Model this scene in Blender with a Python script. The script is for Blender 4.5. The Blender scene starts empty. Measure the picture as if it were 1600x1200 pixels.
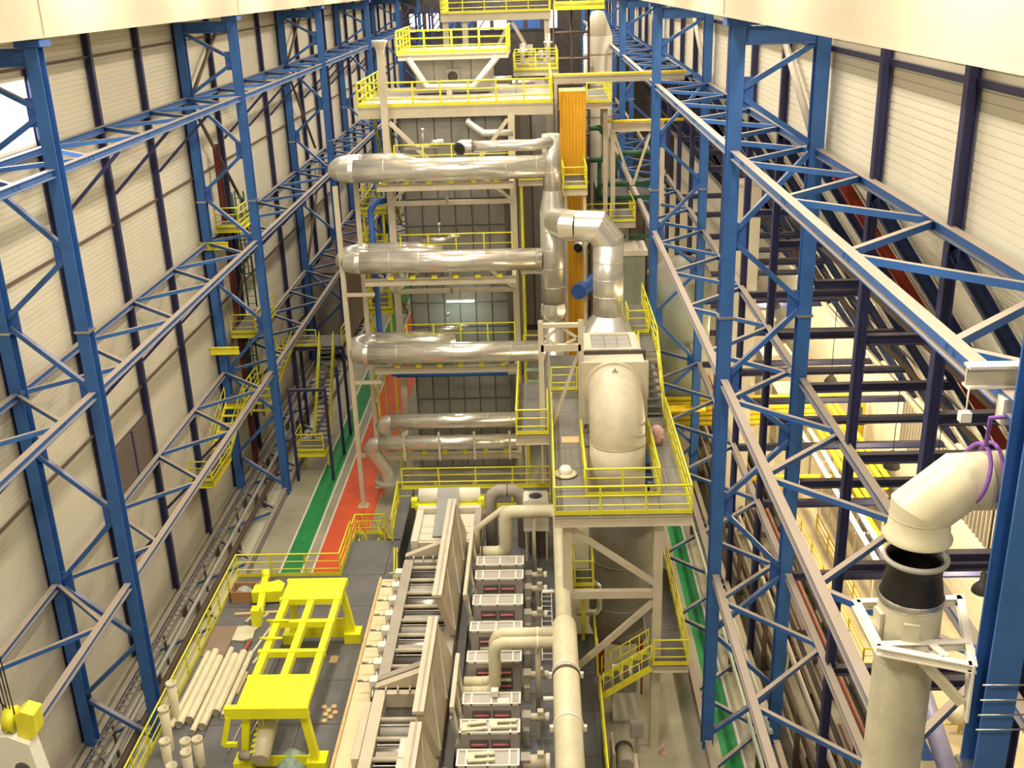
import bpy, math, random
from mathutils import Vector, Matrix
random.seed(7)
V = Vector
SC = bpy.context.scene
COL = SC.collection
PI = math.pi

# ------------------------------------------------------------------ camera
cam_d = bpy.data.cameras.new('camera')
cam_d.sensor_width = 36.0
cam_d.lens = 1647.0 / 1600.0 * 36.0
cam_d.clip_end = 400
cam = bpy.data.objects.new('camera', cam_d)
COL.objects.link(cam)
CAMR = Matrix(((0.9993061, 0.0206669, 0.0309867), (0.0215358, 0.3581742, -0.9334064), (-0.0303893, 0.933426, 0.3574805)))
cam.matrix_world = Matrix.Translation((0, 0, 28)) @ CAMR.to_4x4()
SC.camera = cam

# ------------------------------------------------------------------ world, exposure
w = bpy.data.worlds.new('world'); SC.world = w
w.use_nodes = True
w.node_tree.nodes['Background'].inputs[0].default_value = (1.0, 0.93, 0.80, 1)
w.node_tree.nodes['Background'].inputs[1].default_value = 0.25
SC.view_settings.view_transform = 'Standard'
SC.view_settings.look = 'None'
SC.view_settings.gamma = 1
SC.view_settings.exposure = 0.45
SC.view_settings.use_curve_mapping = False
SC.cycles.max_bounces = 5
SC.cycles.diffuse_bounces = 3
SC.cycles.glossy_bounces = 3
SC.cycles.transmission_bounces = 3
SC.cycles.sample_clamp_indirect = 4

def area_light(name, loc, sx, sy, power, col=(1.0, 0.90, 0.74), rot=(0, 0, 0)):
    d = bpy.data.lights.new(name, 'AREA'); d.shape = 'RECTANGLE'; d.size = sx; d.size_y = sy
    d.energy = power; d.color = col
    o = bpy.data.objects.new(name, d); COL.objects.link(o); o.location = loc; o.rotation_euler = rot
    return o
# rows of roof luminaires along the hall (all above the frame)
for i in range(14):
    y = 3 + i * 11.2
    area_light('roof_luminaire', (-12.6, y, 31.0), 1.0, 2.0, 470)
    area_light('roof_luminaire', (3.4, y, 31.0), 1.0, 2.0, 560)
    if i % 2: area_light('roof_luminaire', (-4.5, y, 31.6), 1.2, 6, 2300)
    area_light('roof_luminaire', (7.6, y, 31.4), .6, 3, 430)

# ------------------------------------------------------------------ materials
MATS = {}
def mat(name, col, rough=0.55, metal=0.0, var=0.12, scale=1.2, bump=0.0, dust=None, emit=0.0, spec=0.4, alpha=1.0, stretch=None, transmission=0.0):
    if name in MATS: return MATS[name]
    m = bpy.data.materials.new(name); m.use_nodes = True
    nt = m.node_tree; N = nt.nodes; L = nt.links
    b = N['Principled BSDF']
    b.inputs['Roughness'].default_value = rough
    b.inputs['Metallic'].default_value = metal
    b.inputs['Specular IOR Level'].default_value = spec
    if alpha < 1: b.inputs['Alpha'].default_value = alpha
    if transmission: b.inputs['Transmission Weight'].default_value = transmission
    c = (*col, 1)
    out = None
    if var > 0:
        tc = N.new('ShaderNodeTexCoord')
        src = tc.outputs['Object']
        if stretch:
            mp = N.new('ShaderNodeMapping'); mp.inputs['Scale'].default_value = stretch
            L.new(src, mp.inputs['Vector']); src = mp.outputs['Vector']
        nz = N.new('ShaderNodeTexNoise'); nz.inputs['Scale'].default_value = scale
        nz.inputs['Detail'].default_value = 5; nz.inputs['Roughness'].default_value = 0.65
        L.new(src, nz.inputs['Vector'])
        rp = N.new('ShaderNodeMapRange'); rp.inputs[1].default_value = 0.3; rp.inputs[2].default_value = 0.7
        rp.inputs[3].default_value = 1 - var; rp.inputs[4].default_value = 1 + var
        L.new(nz.outputs['Fac'], rp.inputs[0])
        mx = N.new('ShaderNodeVectorMath'); mx.operation = 'SCALE'
        mx.inputs[0].default_value = col
        L.new(rp.outputs[0], mx.inputs['Scale'])
        out = mx.outputs[0]
        if bump > 0:
            bp = N.new('ShaderNodeBump'); bp.inputs['Strength'].default_value = bump; bp.inputs['Distance'].default_value = 0.02
            L.new(nz.outputs['Fac'], bp.inputs['Height']); L.new(bp.outputs[0], b.inputs['Normal'])
    if dust:   # settled dust on upward faces
        g = N.new('ShaderNodeNewGeometry'); sp = N.new('ShaderNodeSeparateXYZ')
        L.new(g.outputs['Normal'], sp.inputs[0])
        r2 = N.new('ShaderNodeMapRange'); r2.inputs[1].default_value = 0.55; r2.inputs[2].default_value = 0.9
        r2.inputs[4].default_value = dust[3]
        L.new(sp.outputs['Z'], r2.inputs[0])
        mm = N.new('ShaderNodeMix'); mm.data_type = 'RGBA'
        L.new(r2.outputs[0], mm.inputs['Factor'])
        if out: L.new(out, mm.inputs['A'])
        else: mm.inputs['A'].default_value = c
        mm.inputs['B'].default_value = (dust[0], dust[1], dust[2], 1)
        out = mm.outputs['Result']
    if out: L.new(out, b.inputs['Base Color'])
    else: b.inputs['Base Color'].default_value = c
    if emit:
        b.inputs['Emission Color'].default_value = c; b.inputs['Emission Strength'].default_value = emit
    MATS[name] = m
    return m
DUST = (0.42, 0.33, 0.22, 0.85)
BLUE = mat('blue_steel', (0.035, 0.12, 0.355), 0.45, dust=DUST, var=0.15)
BLUE2 = mat('blue_paint', (0.03, 0.10, 0.35), 0.45)
NAVY = mat('navy_steel', (0.028, 0.030, 0.092), 0.5, dust=(0.2, 0.16, 0.12, 0.6))
BROWN = mat('brown_steel', (0.11, 0.075, 0.055), 0.6)
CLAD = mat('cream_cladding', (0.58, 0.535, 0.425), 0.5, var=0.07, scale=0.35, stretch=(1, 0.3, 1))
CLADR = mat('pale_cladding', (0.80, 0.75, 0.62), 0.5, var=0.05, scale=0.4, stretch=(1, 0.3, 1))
GIRD = mat('girder_cream', (0.66, 0.60, 0.475), 0.4, var=0.05, scale=0.5)
GIRD2 = mat('runway_girder', (0.56, 0.485, 0.355), 0.4, var=0.05, scale=0.5)
CREAM = mat('cream_paint', (0.56, 0.495, 0.37), 0.5, var=0.08)
DUCTC = mat('cream_duct', (0.64, 0.585, 0.40), 0.4, var=0.10, scale=1.6)
TAUPE = mat('taupe_machine', (0.37, 0.33, 0.27), 0.5, var=0.10)
GREYM = mat('grey_machine', (0.36, 0.34, 0.30), 0.5, var=0.1)
DARKM = mat('dark_metal', (0.07, 0.062, 0.055), 0.5, var=0.25)
SHADOWM = mat('black_metal', (0.02, 0.019, 0.018), 0.55, var=0.2)
STEEL = mat('bare_steel', (0.55, 0.53, 0.50), 0.32, metal=0.9, var=0.1)
SILVER = mat('silver_duct', (0.84, 0.81, 0.74), 0.22, metal=0.75, var=0.08, scale=2.0, stretch=(0.4, 1, 1))
SILVER2 = mat('silver_duct_dull', (0.70, 0.68, 0.62), 0.28, metal=0.70, var=0.10, scale=2.0)
YEL = mat('yellow_paint', (0.74, 0.69, 0.035), 0.45, var=0.10)
YELB = mat('yellow_bright', (0.88, 0.86, 0.02), 0.4, var=0.06)
AMBER = mat('amber_cladding', (0.80, 0.40, 0.02), 0.5, var=0.06)
YPIPE = mat('yellow_pipe', (0.80, 0.58, 0.02), 0.4, var=0.08)
GREEN = mat('green_steel', (0.02, 0.10, 0.045), 0.5)
REDS = mat('red_steel', (0.28, 0.035, 0.018), 0.5)
REDP = mat('red_floor_paint', (0.72, 0.10, 0.03), 0.5, var=0.16, scale=0.6)
GRNP = mat('green_floor_paint', (0.02, 0.26, 0.075), 0.5, var=0.2, scale=0.6)
WHTP = mat('white_line_paint', (0.75, 0.73, 0.64), 0.6, var=0.1)
CONC = mat('concrete', (0.36, 0.335, 0.245), 0.6, var=0.22, scale=0.35)
CONCR = mat('pale_floor', (0.62, 0.54, 0.37), 0.6, var=0.12, scale=0.4)
DECK = mat('deck_plate', (0.12, 0.118, 0.12), 0.5, var=0.22, scale=0.8, bump=0.1)
GRATE = mat('grating', (0.12, 0.115, 0.10), 0.6, var=0.2)
WHITE = mat('white_paint', (0.80, 0.76, 0.66), 0.45, var=0.05)
WOOD = mat('plywood', (0.62, 0.44, 0.22), 0.65, var=0.15, stretch=(1, 6, 1))
CARD = mat('cardboard', (0.42, 0.22, 0.09), 0.8)
BLACKR = mat('black_rubber', (0.012, 0.011, 0.011), 0.35, var=0.3)
PURPLE = mat('purple_sling', (0.22, 0.08, 0.38), 0.7)
LAMPG = mat('lamp_grey', (0.10, 0.095, 0.085), 0.4)
PINK = mat('pink_roller', (0.55, 0.16, 0.17), 0.5)
MINT = mat('pale_green_panel', (0.46, 0.50, 0.42), 0.45, var=0.06)
DGREY = mat('oven_grey', (0.17, 0.165, 0.15), 0.5, var=0.12)
PANELG = mat('panel_grey', (0.37, 0.355, 0.325), 0.5, var=0.08)

# ------------------------------------------------------------------ mesh builder
class MB:
    def __init__(s): s.v = []; s.f = []; s.sm = []
    def _add(s, vs, fs, smooth=False):
        o = len(s.v); s.v += [tuple(p) for p in vs]
        for f in fs: s.f.append([i + o for i in f]); s.sm.append(smooth)
        return s
    def box(s, x0, x1, y0, y1, z0, z1):
        return s._add([(x0,y0,z0),(x1,y0,z0),(x1,y1,z0),(x0,y1,z0),(x0,y0,z1),(x1,y0,z1),(x1,y1,z1),(x0,y1,z1)],
            [(0,3,2,1),(4,5,6,7),(0,1,5,4),(1,2,6,5),(2,3,7,6),(3,0,4,7)])
    def beam(s, p, q, w, h, up=(0,0,1), ox=0, oz=0):
        p = V(p); q = V(q); d = (q - p)
        if d.length < 1e-6: return s
        d.normalize(); u = V(up)
        if abs(d.dot(u)) > 0.97: u = V((0,1,0)) if abs(d.z) > .9 else V((1,0,0))
        a = d.cross(u).normalized(); u = a.cross(d).normalized()
        vs = []
        for e in (p, q):
            for i, j in ((-1,-1),(1,-1),(1,1),(-1,1)):
                vs.append(e + a * (ox + i * w / 2) + u * (oz + j * h / 2))
        return s._add(vs, [(0,1,2,3),(7,6,5,4),(0,4,5,1),(1,5,6,2),(2,6,7,3),(3,7,4,0)])
    def hbeam(s, p, q, w, h, t=0.03, up=(0,0,1)):
        s.beam(p, q, w, t, up, 0, (h - t) / 2); s.beam(p, q, w, t, up, 0, -(h - t) / 2)
        return s.beam(p, q, t, h - 2 * t, up)
    def tube(s, path, r, n=12, cap=True, smooth=True, crease=False):
        P = [V(p) for p in path]; k = len(P)
        rs = r if isinstance(r, (list, tuple)) else [r] * k
        T = [(P[i+1] - P[i]).normalized() for i in range(k - 1)]
        u = V((0,0,1)) if abs(T[0].z) < .9 else V((0,1,0))
        a = T[0].cross(u).normalized(); b = a.cross(T[0]).normalized()
        rings = []
        for i in range(k):
            if i == 0: nrm = T[0]; d = T[0]
            elif i == k - 1: nrm = T[-1]; d = T[-1]
            else:
                nrm = (T[i-1] + T[i]).normalized(); d = T[i-1]
            ring = []
            if i > 0 and i < k: d = T[i-1]
            for j in range(n):
                t = 2 * PI * j / n
                off = a * math.cos(t) * rs[i] + b * math.sin(t) * rs[i]
                pt = P[i] + off
                den = d.dot(nrm)
                if abs(den) > 1e-4: pt = pt - d * ((pt - P[i]).dot(nrm) / den)
                ring.append(pt)
            rings.append(ring)
            if 0 < i < k - 1:
                q = T[i-1].rotation_difference(T[i]); a = q @ a; b = q @ b
        if crease:
            for i in range(k - 1):
                s._add(rings[i] + rings[i+1], [(j, n + j, n + (j+1) % n, (j+1) % n) for j in range(n)], smooth)
            if cap:
                s._add(rings[0], [tuple(range(n))]); s._add(rings[-1], [tuple(range(n - 1, -1, -1))])
            return s
        vs = [p for rg in rings for p in rg]; fs = []
        for i in range(k - 1):
            for j in range(n):
                fs.append((i*n + j, (i+1)*n + j, (i+1)*n + (j+1) % n, i*n + (j+1) % n))
        s._add(vs, fs, smooth)
        if cap:
            o = len(s.v) - k * n
            s.f.append([o + j for j in range(n)]); s.sm.append(False)
            s.f.append([o + (k-1)*n + n - 1 - j for j in range(n)]); s.sm.append(False)
        return s
    def lathe(s, prof, o=(0,0,0), n=20, smooth=True, axis='z'):
        vs = []; fs = []; k = len(prof)
        for (r, z) in prof:
            for j in range(n):
                t = 2 * PI * j / n
                x, y = r * math.cos(t), r * math.sin(t)
                p = (x, y, z) if axis == 'z' else ((z, x, y) if axis == 'x' else (x, z, -y))
                vs.append((o[0] + p[0], o[1] + p[1], o[2] + p[2]))
        for i in range(k - 1):
            for j in range(n): fs.append((i*n + j, i*n + (j+1) % n, (i+1)*n + (j+1) % n, (i+1)*n + j))
        return s._add(vs, fs, smooth)
    def poly(s, pts, d):   # prism: planar polygon extruded by vector d
        k = len(pts); d = V(d); A = [V(p) for p in pts]; Bq = [p + d for p in A]
        fs = [tuple(range(k - 1, -1, -1)), tuple(range(k, 2 * k))]
        for i in range(k): fs.append((i, (i+1) % k, k + (i+1) % k, k + i))
        return s._add(A + Bq, fs)
    def mesh(s, name, m):
        me = bpy.data.meshes.new(name); me.from_pydata(s.v, [], s.f)
        me.polygons.foreach_set('use_smooth', s.sm)
        me.materials.append(m); me.update()
        return me

def obj(name, mb, m, parent=None, loc=None):
    me = mb.mesh(name, m) if isinstance(mb, MB) else mb
    o = bpy.data.objects.new(name, me); COL.objects.link(o)
    if parent: o.parent = parent
    if loc is not None: o.location = loc
    return o
def tag(o, label, cat, group=None, kind=None):
    o['label'] = label; o['category'] = cat
    if group: o['group'] = group
    if kind: o['kind'] = kind
    return o
def thing(name, label, cat, loc=(0,0,0), rz=0, group=None):
    o = bpy.data.objects.new(name, None); COL.objects.link(o); o.location = loc; o.rotation_euler = (0, 0, rz)
    o.empty_display_size = 0.3
    return tag(o, label, cat, group)
def struct(name, mb, m, label=None):
    o = obj(name, mb, m); o['kind'] = 'structure'
    if label: o['label'] = label
    return o
KIDS = {}
def kids(o): return [c for c in COL.objects if c.parent == o]
def dup(o, loc, label=None, rz=None, parent=None):
    src = [o] + [c for c in o.children_recursive]
    mp = {}
    for x in src:
        c = x.copy(); COL.objects.link(c); mp[x] = c
    for x in src:
        if x is not o: mp[x].parent = mp[x.parent]
    r = mp[o]; r.location = loc
    if rz is not None: r.rotation_euler = (0, 0, rz)
    if label: r['label'] = label
    return r
PM = {}
def shared(key, fn, name, m):
    if key not in PM: PM[key] = fn(MB()).mesh(name, m)
    return PM[key]

def railing(parent, pts, h=1.1, sp=1.5, m=None, toe=True, r=0.036, mids=2, closed=False):
    """a part named railing (its top rail) with posts, mid rails and toe board as sub-parts"""
    m = m or YEL
    P = [V(p) for p in pts]
    if closed: P.append(P[0])
    up = V((0, 0, h))
    top = obj('railing', MB().tube([p + up for p in P], r, 6), m, parent)
    for k in range(mids):
        z = V((0, 0, h * (k + 1) / (mids + 1)))
        obj('mid_rail', MB().tube([p + z for p in P], r * .75, 5), m, top)
    if toe:
        b = MB()
        for a, c in zip(P[:-1], P[1:]): b.beam(a + V((0,0,.09)), c + V((0,0,.09)), .015, .17)
        obj('toe_board', b, m, top)
    pm = shared(('post', h, r, m.name), lambda b: b.beam((0,0,-.08), (0,0,h), r * 2, r * 1.4), 'post', m)
    for i, (a, c) in enumerate(zip(P[:-1], P[1:])):
        L = (c - a).length; n = max(1, round(L / sp))
        for k in range(n + (1 if i == len(P) - 2 and not closed else 0)):
            obj('post', pm, m, top, a + (c - a) * (k / n))
    return top
# ================================================================== SETTING
LEV = (22.75, 15.2, 7.7)
XL, XLO, XR, XRO = -15.4, -18.1, 6.0, 8.6
Y0, Y1 = -8.0, 152.0
struct('floor', MB().box(-18.75, 19.2, Y0, Y1, -0.4, 0), CONC)
struct('ceiling', MB().box(-18.75, 9.1, Y0, Y1, 32.0, 32.3), CLAD)
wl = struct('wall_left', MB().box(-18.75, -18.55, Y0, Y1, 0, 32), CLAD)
# horizontal cladding panels of the left wall, one by one
pm = shared('cladL', lambda b: b.poly([(0,0,0.008),(0.022,0,0.012),(0.022,0,0.188),(0,0,0.192)], (0, Y1 - Y0, 0)), 'cladding_panel', CLAD)
for i in range(150):
    obj('cladding_panel', pm, CLAD, wl, (-18.55, Y0, 0.6 + i * 0.2))
pstm = shared('wallpostL', lambda b: b.hbeam((0,0,0), (0,0,30), .24, .26, .03, up=(1,0,0)), 'wall_post', NAVY)
POSTS = [33.4 + 5.6 * k for k in range(-1, 20)]
for y in POSTS: obj('wall_post', pstm, NAVY, wl, (-18.34, y, 0))
for z in (25.6, 18.7, 11.2, 3.6):
    obj('girt', MB().beam((-18.42, Y0, z), (-18.42, Y1, z), .08, .10), BROWN, wl)
obj('plinth', MB().box(-18.55, -18.35, Y0, Y1, 0, .5), CONC, wl)
# window in the left wall with daylight behind, louvre panels
def emis(name, col, s):
    m = bpy.data.materials.new(name); m.use_nodes = True
    b = m.node_tree.nodes['Principled BSDF']; b.inputs['Base Color'].default_value = (*col, 1)
    b.inputs['Emission Color'].default_value = (*col, 1); b.inputs['Emission Strength'].default_value = s
    return m
DAY = emis('daylit_pane', (1.0, 0.98, 0.95), 2.2)
TUBE = emis('fluorescent_tube', (0.9, 1.0, 0.92), 9)
GLOW = emis('lamp_bulb', (1.0, 0.88, 0.62), 14)
win = struct('window_1', MB().box(-18.5, -18.44, 33.6, 39.3, 22.85, 22.98).box(-18.5, -18.44, 33.6, 39.3, 25.2, 25.32).box(-18.5,-18.44,39.2,39.32,22.85,25.32).box(-18.5,-18.44,33.6,33.72,22.85,25.32), WHITE)
for k in range(2): obj('pane', MB().box(-18.5, -18.47, 33.72 + k * 2.76, 33.72 + k * 2.76 + 2.7, 22.98, 25.2), DAY, win)
area_light('window_daylight', (-18.43, 36.4, 24.1), 2.1, 5.2, 160, (0.85, 0.93, 1.0), (0, -PI / 2, PI / 2 * 0))
lv = tag(obj('wall_louvre', MB().box(-18.5, -18.42, 40.0, 45.1, 7.15, 9.85), DARKM), 'dark brown louvre panel set into the left cladding wall', 'louvre')
for k in range(26):
    obj('louvre_blade', shared('lvb', lambda b: b.beam((0,0,0), (0,5.0,0), .06, .03, up=(.5,0,1)), 'louvre_blade', BROWN), BROWN, lv, (-18.39, 40.05, 7.2 + k * .102))
obj('mullion', MB().box(-18.4, -18.34, 42.5, 42.6, 7.15, 9.85), NAVY, lv)

# ---- right: upright wall above the top truss, sloping lining below it, low outer wall
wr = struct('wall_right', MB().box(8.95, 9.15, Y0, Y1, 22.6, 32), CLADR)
pmr = shared('cladR', lambda b: b.poly([(0,0,0.011),(-0.03,0,0.015),(-0.03,0,0.185),(0,0,0.189)], (0, Y1 - Y0, 0)), 'cladding_panel', CLADR)
for i in range(46): obj('cladding_panel', pmr, CLADR, wr, (8.95, Y0, 22.65 + i * .2))
pr = shared('wallpostR', lambda b: b.hbeam((0,0,0), (0,0,10), .24, .26, .03, up=(1,0,0)), 'wall_post', NAVY)
RP = [33.4 + 5.6 * k for k in range(-4, 20)]
for y in RP:
    if abs((y - 33.4 + 11.2) % 22.4 - 11.2) > .1: obj('wall_post', pr, NAVY, wr, (8.74, y, 22.3))
obj('girt', MB().beam((8.85, Y0, 25.8), (8.85, Y1, 25.8), .1, .16), NAVY, wr)
# slope: from (8.95, 22.5) to (19.0, 7.6)
S0, S1 = V((9.0, 0, 22.5)), V((19.05, 0, 7.6))
SD = (S1 - S0); SL = SD.length; SD.normalize(); SN = V((-SD.z, 0, SD.x)); SN = SN if SN.x < 0 else -SN
ws = struct('wall_right_slope', MB().poly([S0 - SN * .2, S1 - SN * .2, S1, S0], (0, Y1 - Y0, 0)), CLADR)
ws.location = (0, Y0, 0)
nsl = int(SL / .2)
psm = shared('cladS', lambda b: b.poly([SD*.011, SD*.015 + SN*.03, SD*.185 + SN*.03, SD*.189], (0, Y1 - Y0, 0)), 'cladding_panel', CLADR)
for i in range(nsl): obj('cladding_panel', psm, CLADR, ws, S0 + SD * (.2 * i))
rfm = {}
NAVYB = mat('rafter_navy', (.014, .03, .105), .5)
for nm, mm in (('n', NAVYB), ('r', REDS)):
    rfm[nm] = MB().hbeam(V((0,0,0)) + SN * .28, SD * (SL - .1) + SN * .28, .32, .34, .04, up=SN).mesh('rafter', mm)
for k in range(-4, 20):
    obj('rafter', rfm['n'], NAVY, ws, S0 + V((0, 33.4 + 5.6 * k - Y0, 0)))
for y in (31.4, 44.6, 67, 89.4): obj('rafter', rfm['r'], REDS, ws, S0 + V((0, y - Y0, 0)))
for k, (d, m_) in enumerate(((6.5, BROWN), (11.8, BROWN), (16.6, TAUPE), (17.2, GREYM), (17.6, TAUPE))):
    p = S0 + SD * d + SN * .6
    obj('purlin', MB().beam(p, p + V((0, Y1 - Y0, 0)), .14, .16), m_, ws)
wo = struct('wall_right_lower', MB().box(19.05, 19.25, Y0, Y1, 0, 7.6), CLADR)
for i in range(37): obj('cladding_panel', pmr, CLADR, wo, (19.05, Y0, .1 + i * .2))
lr = tag(obj('wall_louvre', MB().box(18.94, 19.0, 26.5, 52, 4.4, 7.0), DARKM), 'long dark ventilation grille low on the right outer wall', 'louvre')
for k in range(64): obj('louvre_blade', shared('lvb2', lambda b: b.box(-.12, 0, 0, .1, 4.45, 6.95), 'louvre_blade', TAUPE), TAUPE, lr, (18.95, 26.6 + k * .4, 0))
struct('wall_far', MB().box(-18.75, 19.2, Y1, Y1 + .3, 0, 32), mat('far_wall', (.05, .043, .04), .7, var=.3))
struct('wall_back', MB().box(-18.75, 19.2, Y0 - .3, Y0, 0, 32), CLAD)
struct('trim_1', MB().box(XRO + .6, 19.2, Y0, Y1, 0.0, .012), CONCR)

# painted floor lanes on the left
def lane(name, x0, x1, y0, y1, m, label): return tag(obj(name, MB().box(x0, x1, y0, y1, .0, .012), m), label, 'floor marking')
lane('floor_lane', -13.72, -12.72, 36, 112, GRNP, 'long green painted walking lane on the concrete left of the machine')
lane('floor_lane', -12.06, -9.8, 36, 112, REDP, 'wide orange-red painted lane beside the green walking lane')
lane('lane_line', -13.84, -13.74, 36, 112, WHTP, 'white line on the wall side of the green lane')
lane('lane_line', -12.70, -12.60, 36, 112, WHTP, 'white line on the machine side of the green lane')
lane('lane_line', -12.17, -12.07, 36, 112, WHTP, 'white line along the edge of the orange-red lane')
lane('floor_lane', 6.5, 7.2, 24, 60, GRNP, 'narrow green floor lane below the right lattice columns')
lane('lane_line', 7.25, 7.33, 24, 60, WHTP, 'white line beside the narrow green lane under the right columns')

# ---- lattice columns
ORD = ['first', 'second', 'third', 'fourth', 'fifth', 'sixth', 'seventh', 'eighth']
def lattice(side, label, loc):
    s = 1 if side == 'L' else -1     # inner leg at x=0, outer at -2.7*s
    d = -2.7 * s if side == 'L' else 2.55
    t = thing('lattice_column', label, 'column', loc)
    obj('inner_leg', MB().hbeam((0,0,0), (0,0,26.55), .42, .46, .04, up=(0,1,0)), BLUE, t)
    obj('outer_leg', MB().hbeam((d,0,0), (d,0,26.5), .42, .46, .04, up=(0,1,0)), BLUE, t)
    obj('top_strut', MB().hbeam((0,0,26.25), (d,0,26.25), .4, .55, .04), BLUE, t)
    obj('cap_plate', MB().box(-.4,.4,-.4,.4,26.55,26.75), BLUE2, t)
    zz = [(1,26.1),(0,24.6),(1,22.9),(0,20.1),(1,17.8),(0,15.2),(1,13.1),(0,10.5),(1,7.7),(0,5.2),(1,2.6),(0,.5)]
    for (a, za), (b, zb) in zip(zz[:-1], zz[1:]):
        p = V((d * a, 0, za)); q = V((d * b, 0, zb)); e = (q - p).normalized() * .25
        obj('lacing_bar', MB().beam(p + e, q - e, .16, .2, up=(0,1,0)), BLUE, t)
    for a, z in ((0,24.6),(0,20.1),(1,17.8),(0,15.2),(1,13.1),(0,10.5),(1,7.7)):
        sx = (1 if d > 0 else -1) * (1 if a == 0 else -1)
        obj('gusset_plate', MB().box(min(d*a, d*a + sx*.55), max(d*a, d*a + sx*.55), -.02, .02, z - .45, z + .45), BLUE2, t)
    for x in (0, d): obj('splice_plate', MB().box(x-.26, x+.26, -.28, .28, 17.42, 17.5), STEEL, t)
    return t
CY = [33.4 + 22.4 * i for i in range(6)]
c0 = lattice('L', 'nearest blue lattice column along the left wall', (XL, CY[0], 0))
for i in range(1, 6): dup(c0, (XL, CY[i], 0), ORD[i] + ' blue lattice column along the left wall counted from the front')
r0 = lattice('R', 'blue lattice column in the right foreground, beside the cream duct elbow', (XR, 12.0, 0))
for i in range(6): dup(r0, (XR, CY[i], 0), ORD[i+1] + ' blue lattice column in the right row counted from the front')

# ---- horizontal lattice trusses, one per bay and level
def truss(side, label, loc, span=22.4, deep=2.7):
    d = -deep if side == 'L' else deep
    t = thing('wind_truss', label, 'truss', loc)
    g = .3
    obj('inner_chord', MB().hbeam((0,g,0), (0,span-g,0), .25, .27, .03), BLUE, t)
    obj('outer_chord', MB().hbeam((d,g,0), (d,span-g,0), .24, .26, .03), BLUE, t)
    st = 5.6
    n = round(span / st)
    for k in range(n):
        y = k * st
        obj('lacing_bar', MB().beam((d, y + .15, 0), (0, y + st/2 - .1, 0), .14, .15), BLUE, t)
        obj('lacing_bar', MB().beam((0, y + st/2 + .1, 0), (d, y + st - .15, 0), .14, .15), BLUE, t)
    return t
LN = ('top', 'second', 'third', 'floor')
for li, z in enumerate(LEV + (.35,)):
    tl = truss('L', LN[li] + '-level blue truss along the left wall, between first and second columns', (XL, CY[0], z))
    for i in range(1, 5): dup(tl, (XL, CY[i], z), '%s-level blue truss along the left wall, between %s and %s columns' % (LN[li], ORD[i], ORD[i+1]))
    if li < 4:
        dup(tl, (XL, CY[0] - 22.4, z), LN[li] + '-level blue truss along the left wall, nearest bay before the first column')
    tr = truss('R', LN[li] + '-level blue truss in the right row, between second and third columns', (XR, CY[0], z), 22.4, 2.6)
    for i in range(1, 5): dup(tr, (XR, CY[i], z), '%s-level blue truss in the right row, between %s and %s columns' % (LN[li], ORD[i+1], ORD[i+2]))
    tn = truss('R', LN[li] + '-level blue truss in the right row, nearest bay beside the cream duct', (XR, 12.0, z), 21.4, 2.6)

# ---- knee braces from wall posts to trusses (left), long wall braces
kn = -1
NTH = ORD + ['ninth', 'tenth', 'eleventh', 'twelfth', 'thirteenth', 'fourteenth', 'fifteenth', 'sixteenth']
for y in POSTS[:16]:
    if abs((y - 33.4 + 11.2) % 22.4 - 11.2) < .1: continue
    kn += 1
    for li, z in enumerate(LEV):
        o = obj('knee_brace', shared('knee', lambda b: b.beam((-2.75,0,-2.75), (-.1,0,-.2), .12, .12), 'knee_brace', NAVY), NAVY, None, (XL, y, z))
        tag(o, 'thin dark knee brace under the %s-level left truss, %s from the front' % (LN[li], NTH[kn]), 'brace', 'knee braces on the left wall')
for i in range(3):
    y = CY[i]
    if i > 0:
      for n_, (a, b_) in enumerate((((y + 6.6, 26), (y + .3, 22.8)), ((y + .3, 22.4), (y + 7.4, 15.9)), ((y + 9.4, 14.8), (y + .3, 7.9)))):
          tag(obj('wall_brace', MB().tube([(-18.05, a[0], a[1]), (-18.05, b_[0], b_[1])], .1, 8), BROWN),
            'brown tube brace on the left wall behind the %s column, %s of three' % (ORD[i], ('top', 'middle', 'lowest')[n_]), 'brace')
    tag(obj('wall_brace', MB().tube([(8.6, y + 5.8, 26), (8.6, y + .4, 23)], .13, 8), TAUPE), 'brown tube brace on the right wall behind the %s column of the row' % ORD[i+1], 'brace')
# right side: posts under the trusses and cross beams to the slope
for k, y in enumerate(RP[1:14]):
    if abs((y - 33.4 + 11.2) % 22.4 - 11.2) < .1: continue
    tag(obj('aisle_post', MB().hbeam((0,0,0), (0,0,22.5), .26, .26, .03, up=(1,0,0)), NAVY, None, (XRO + .12, y, 0)), 'dark blue post of the right aisle row, %s from the front' % (ORD + ['ninth','tenth','eleventh','twelfth','thirteenth','fourteenth'])[k], 'post')
for k, y in enumerate([22.2, 27.8, 33.4, 39, 44.6, 50.2, 55.8, 61.4, 67]):
    for z in (18.6, 15.0, 11.4, 7.7):
        x1 = S0.x + (22.5 - z) / (22.5 - 7.6) * (S1.x - S0.x) - .35
        tag(obj('aisle_beam', MB().hbeam((XRO + .25, y, z - .15), (x1, y, z - .15), .24, .3, .03), NAVY), 'dark blue cross beam over the right aisle, %s level, %s from the front' % ({18.6: 'top', 15.0: 'upper', 11.4: 'middle', 7.7: 'lower'}[z], (ORD + ['ninth'])[k]), 'beam')

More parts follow.
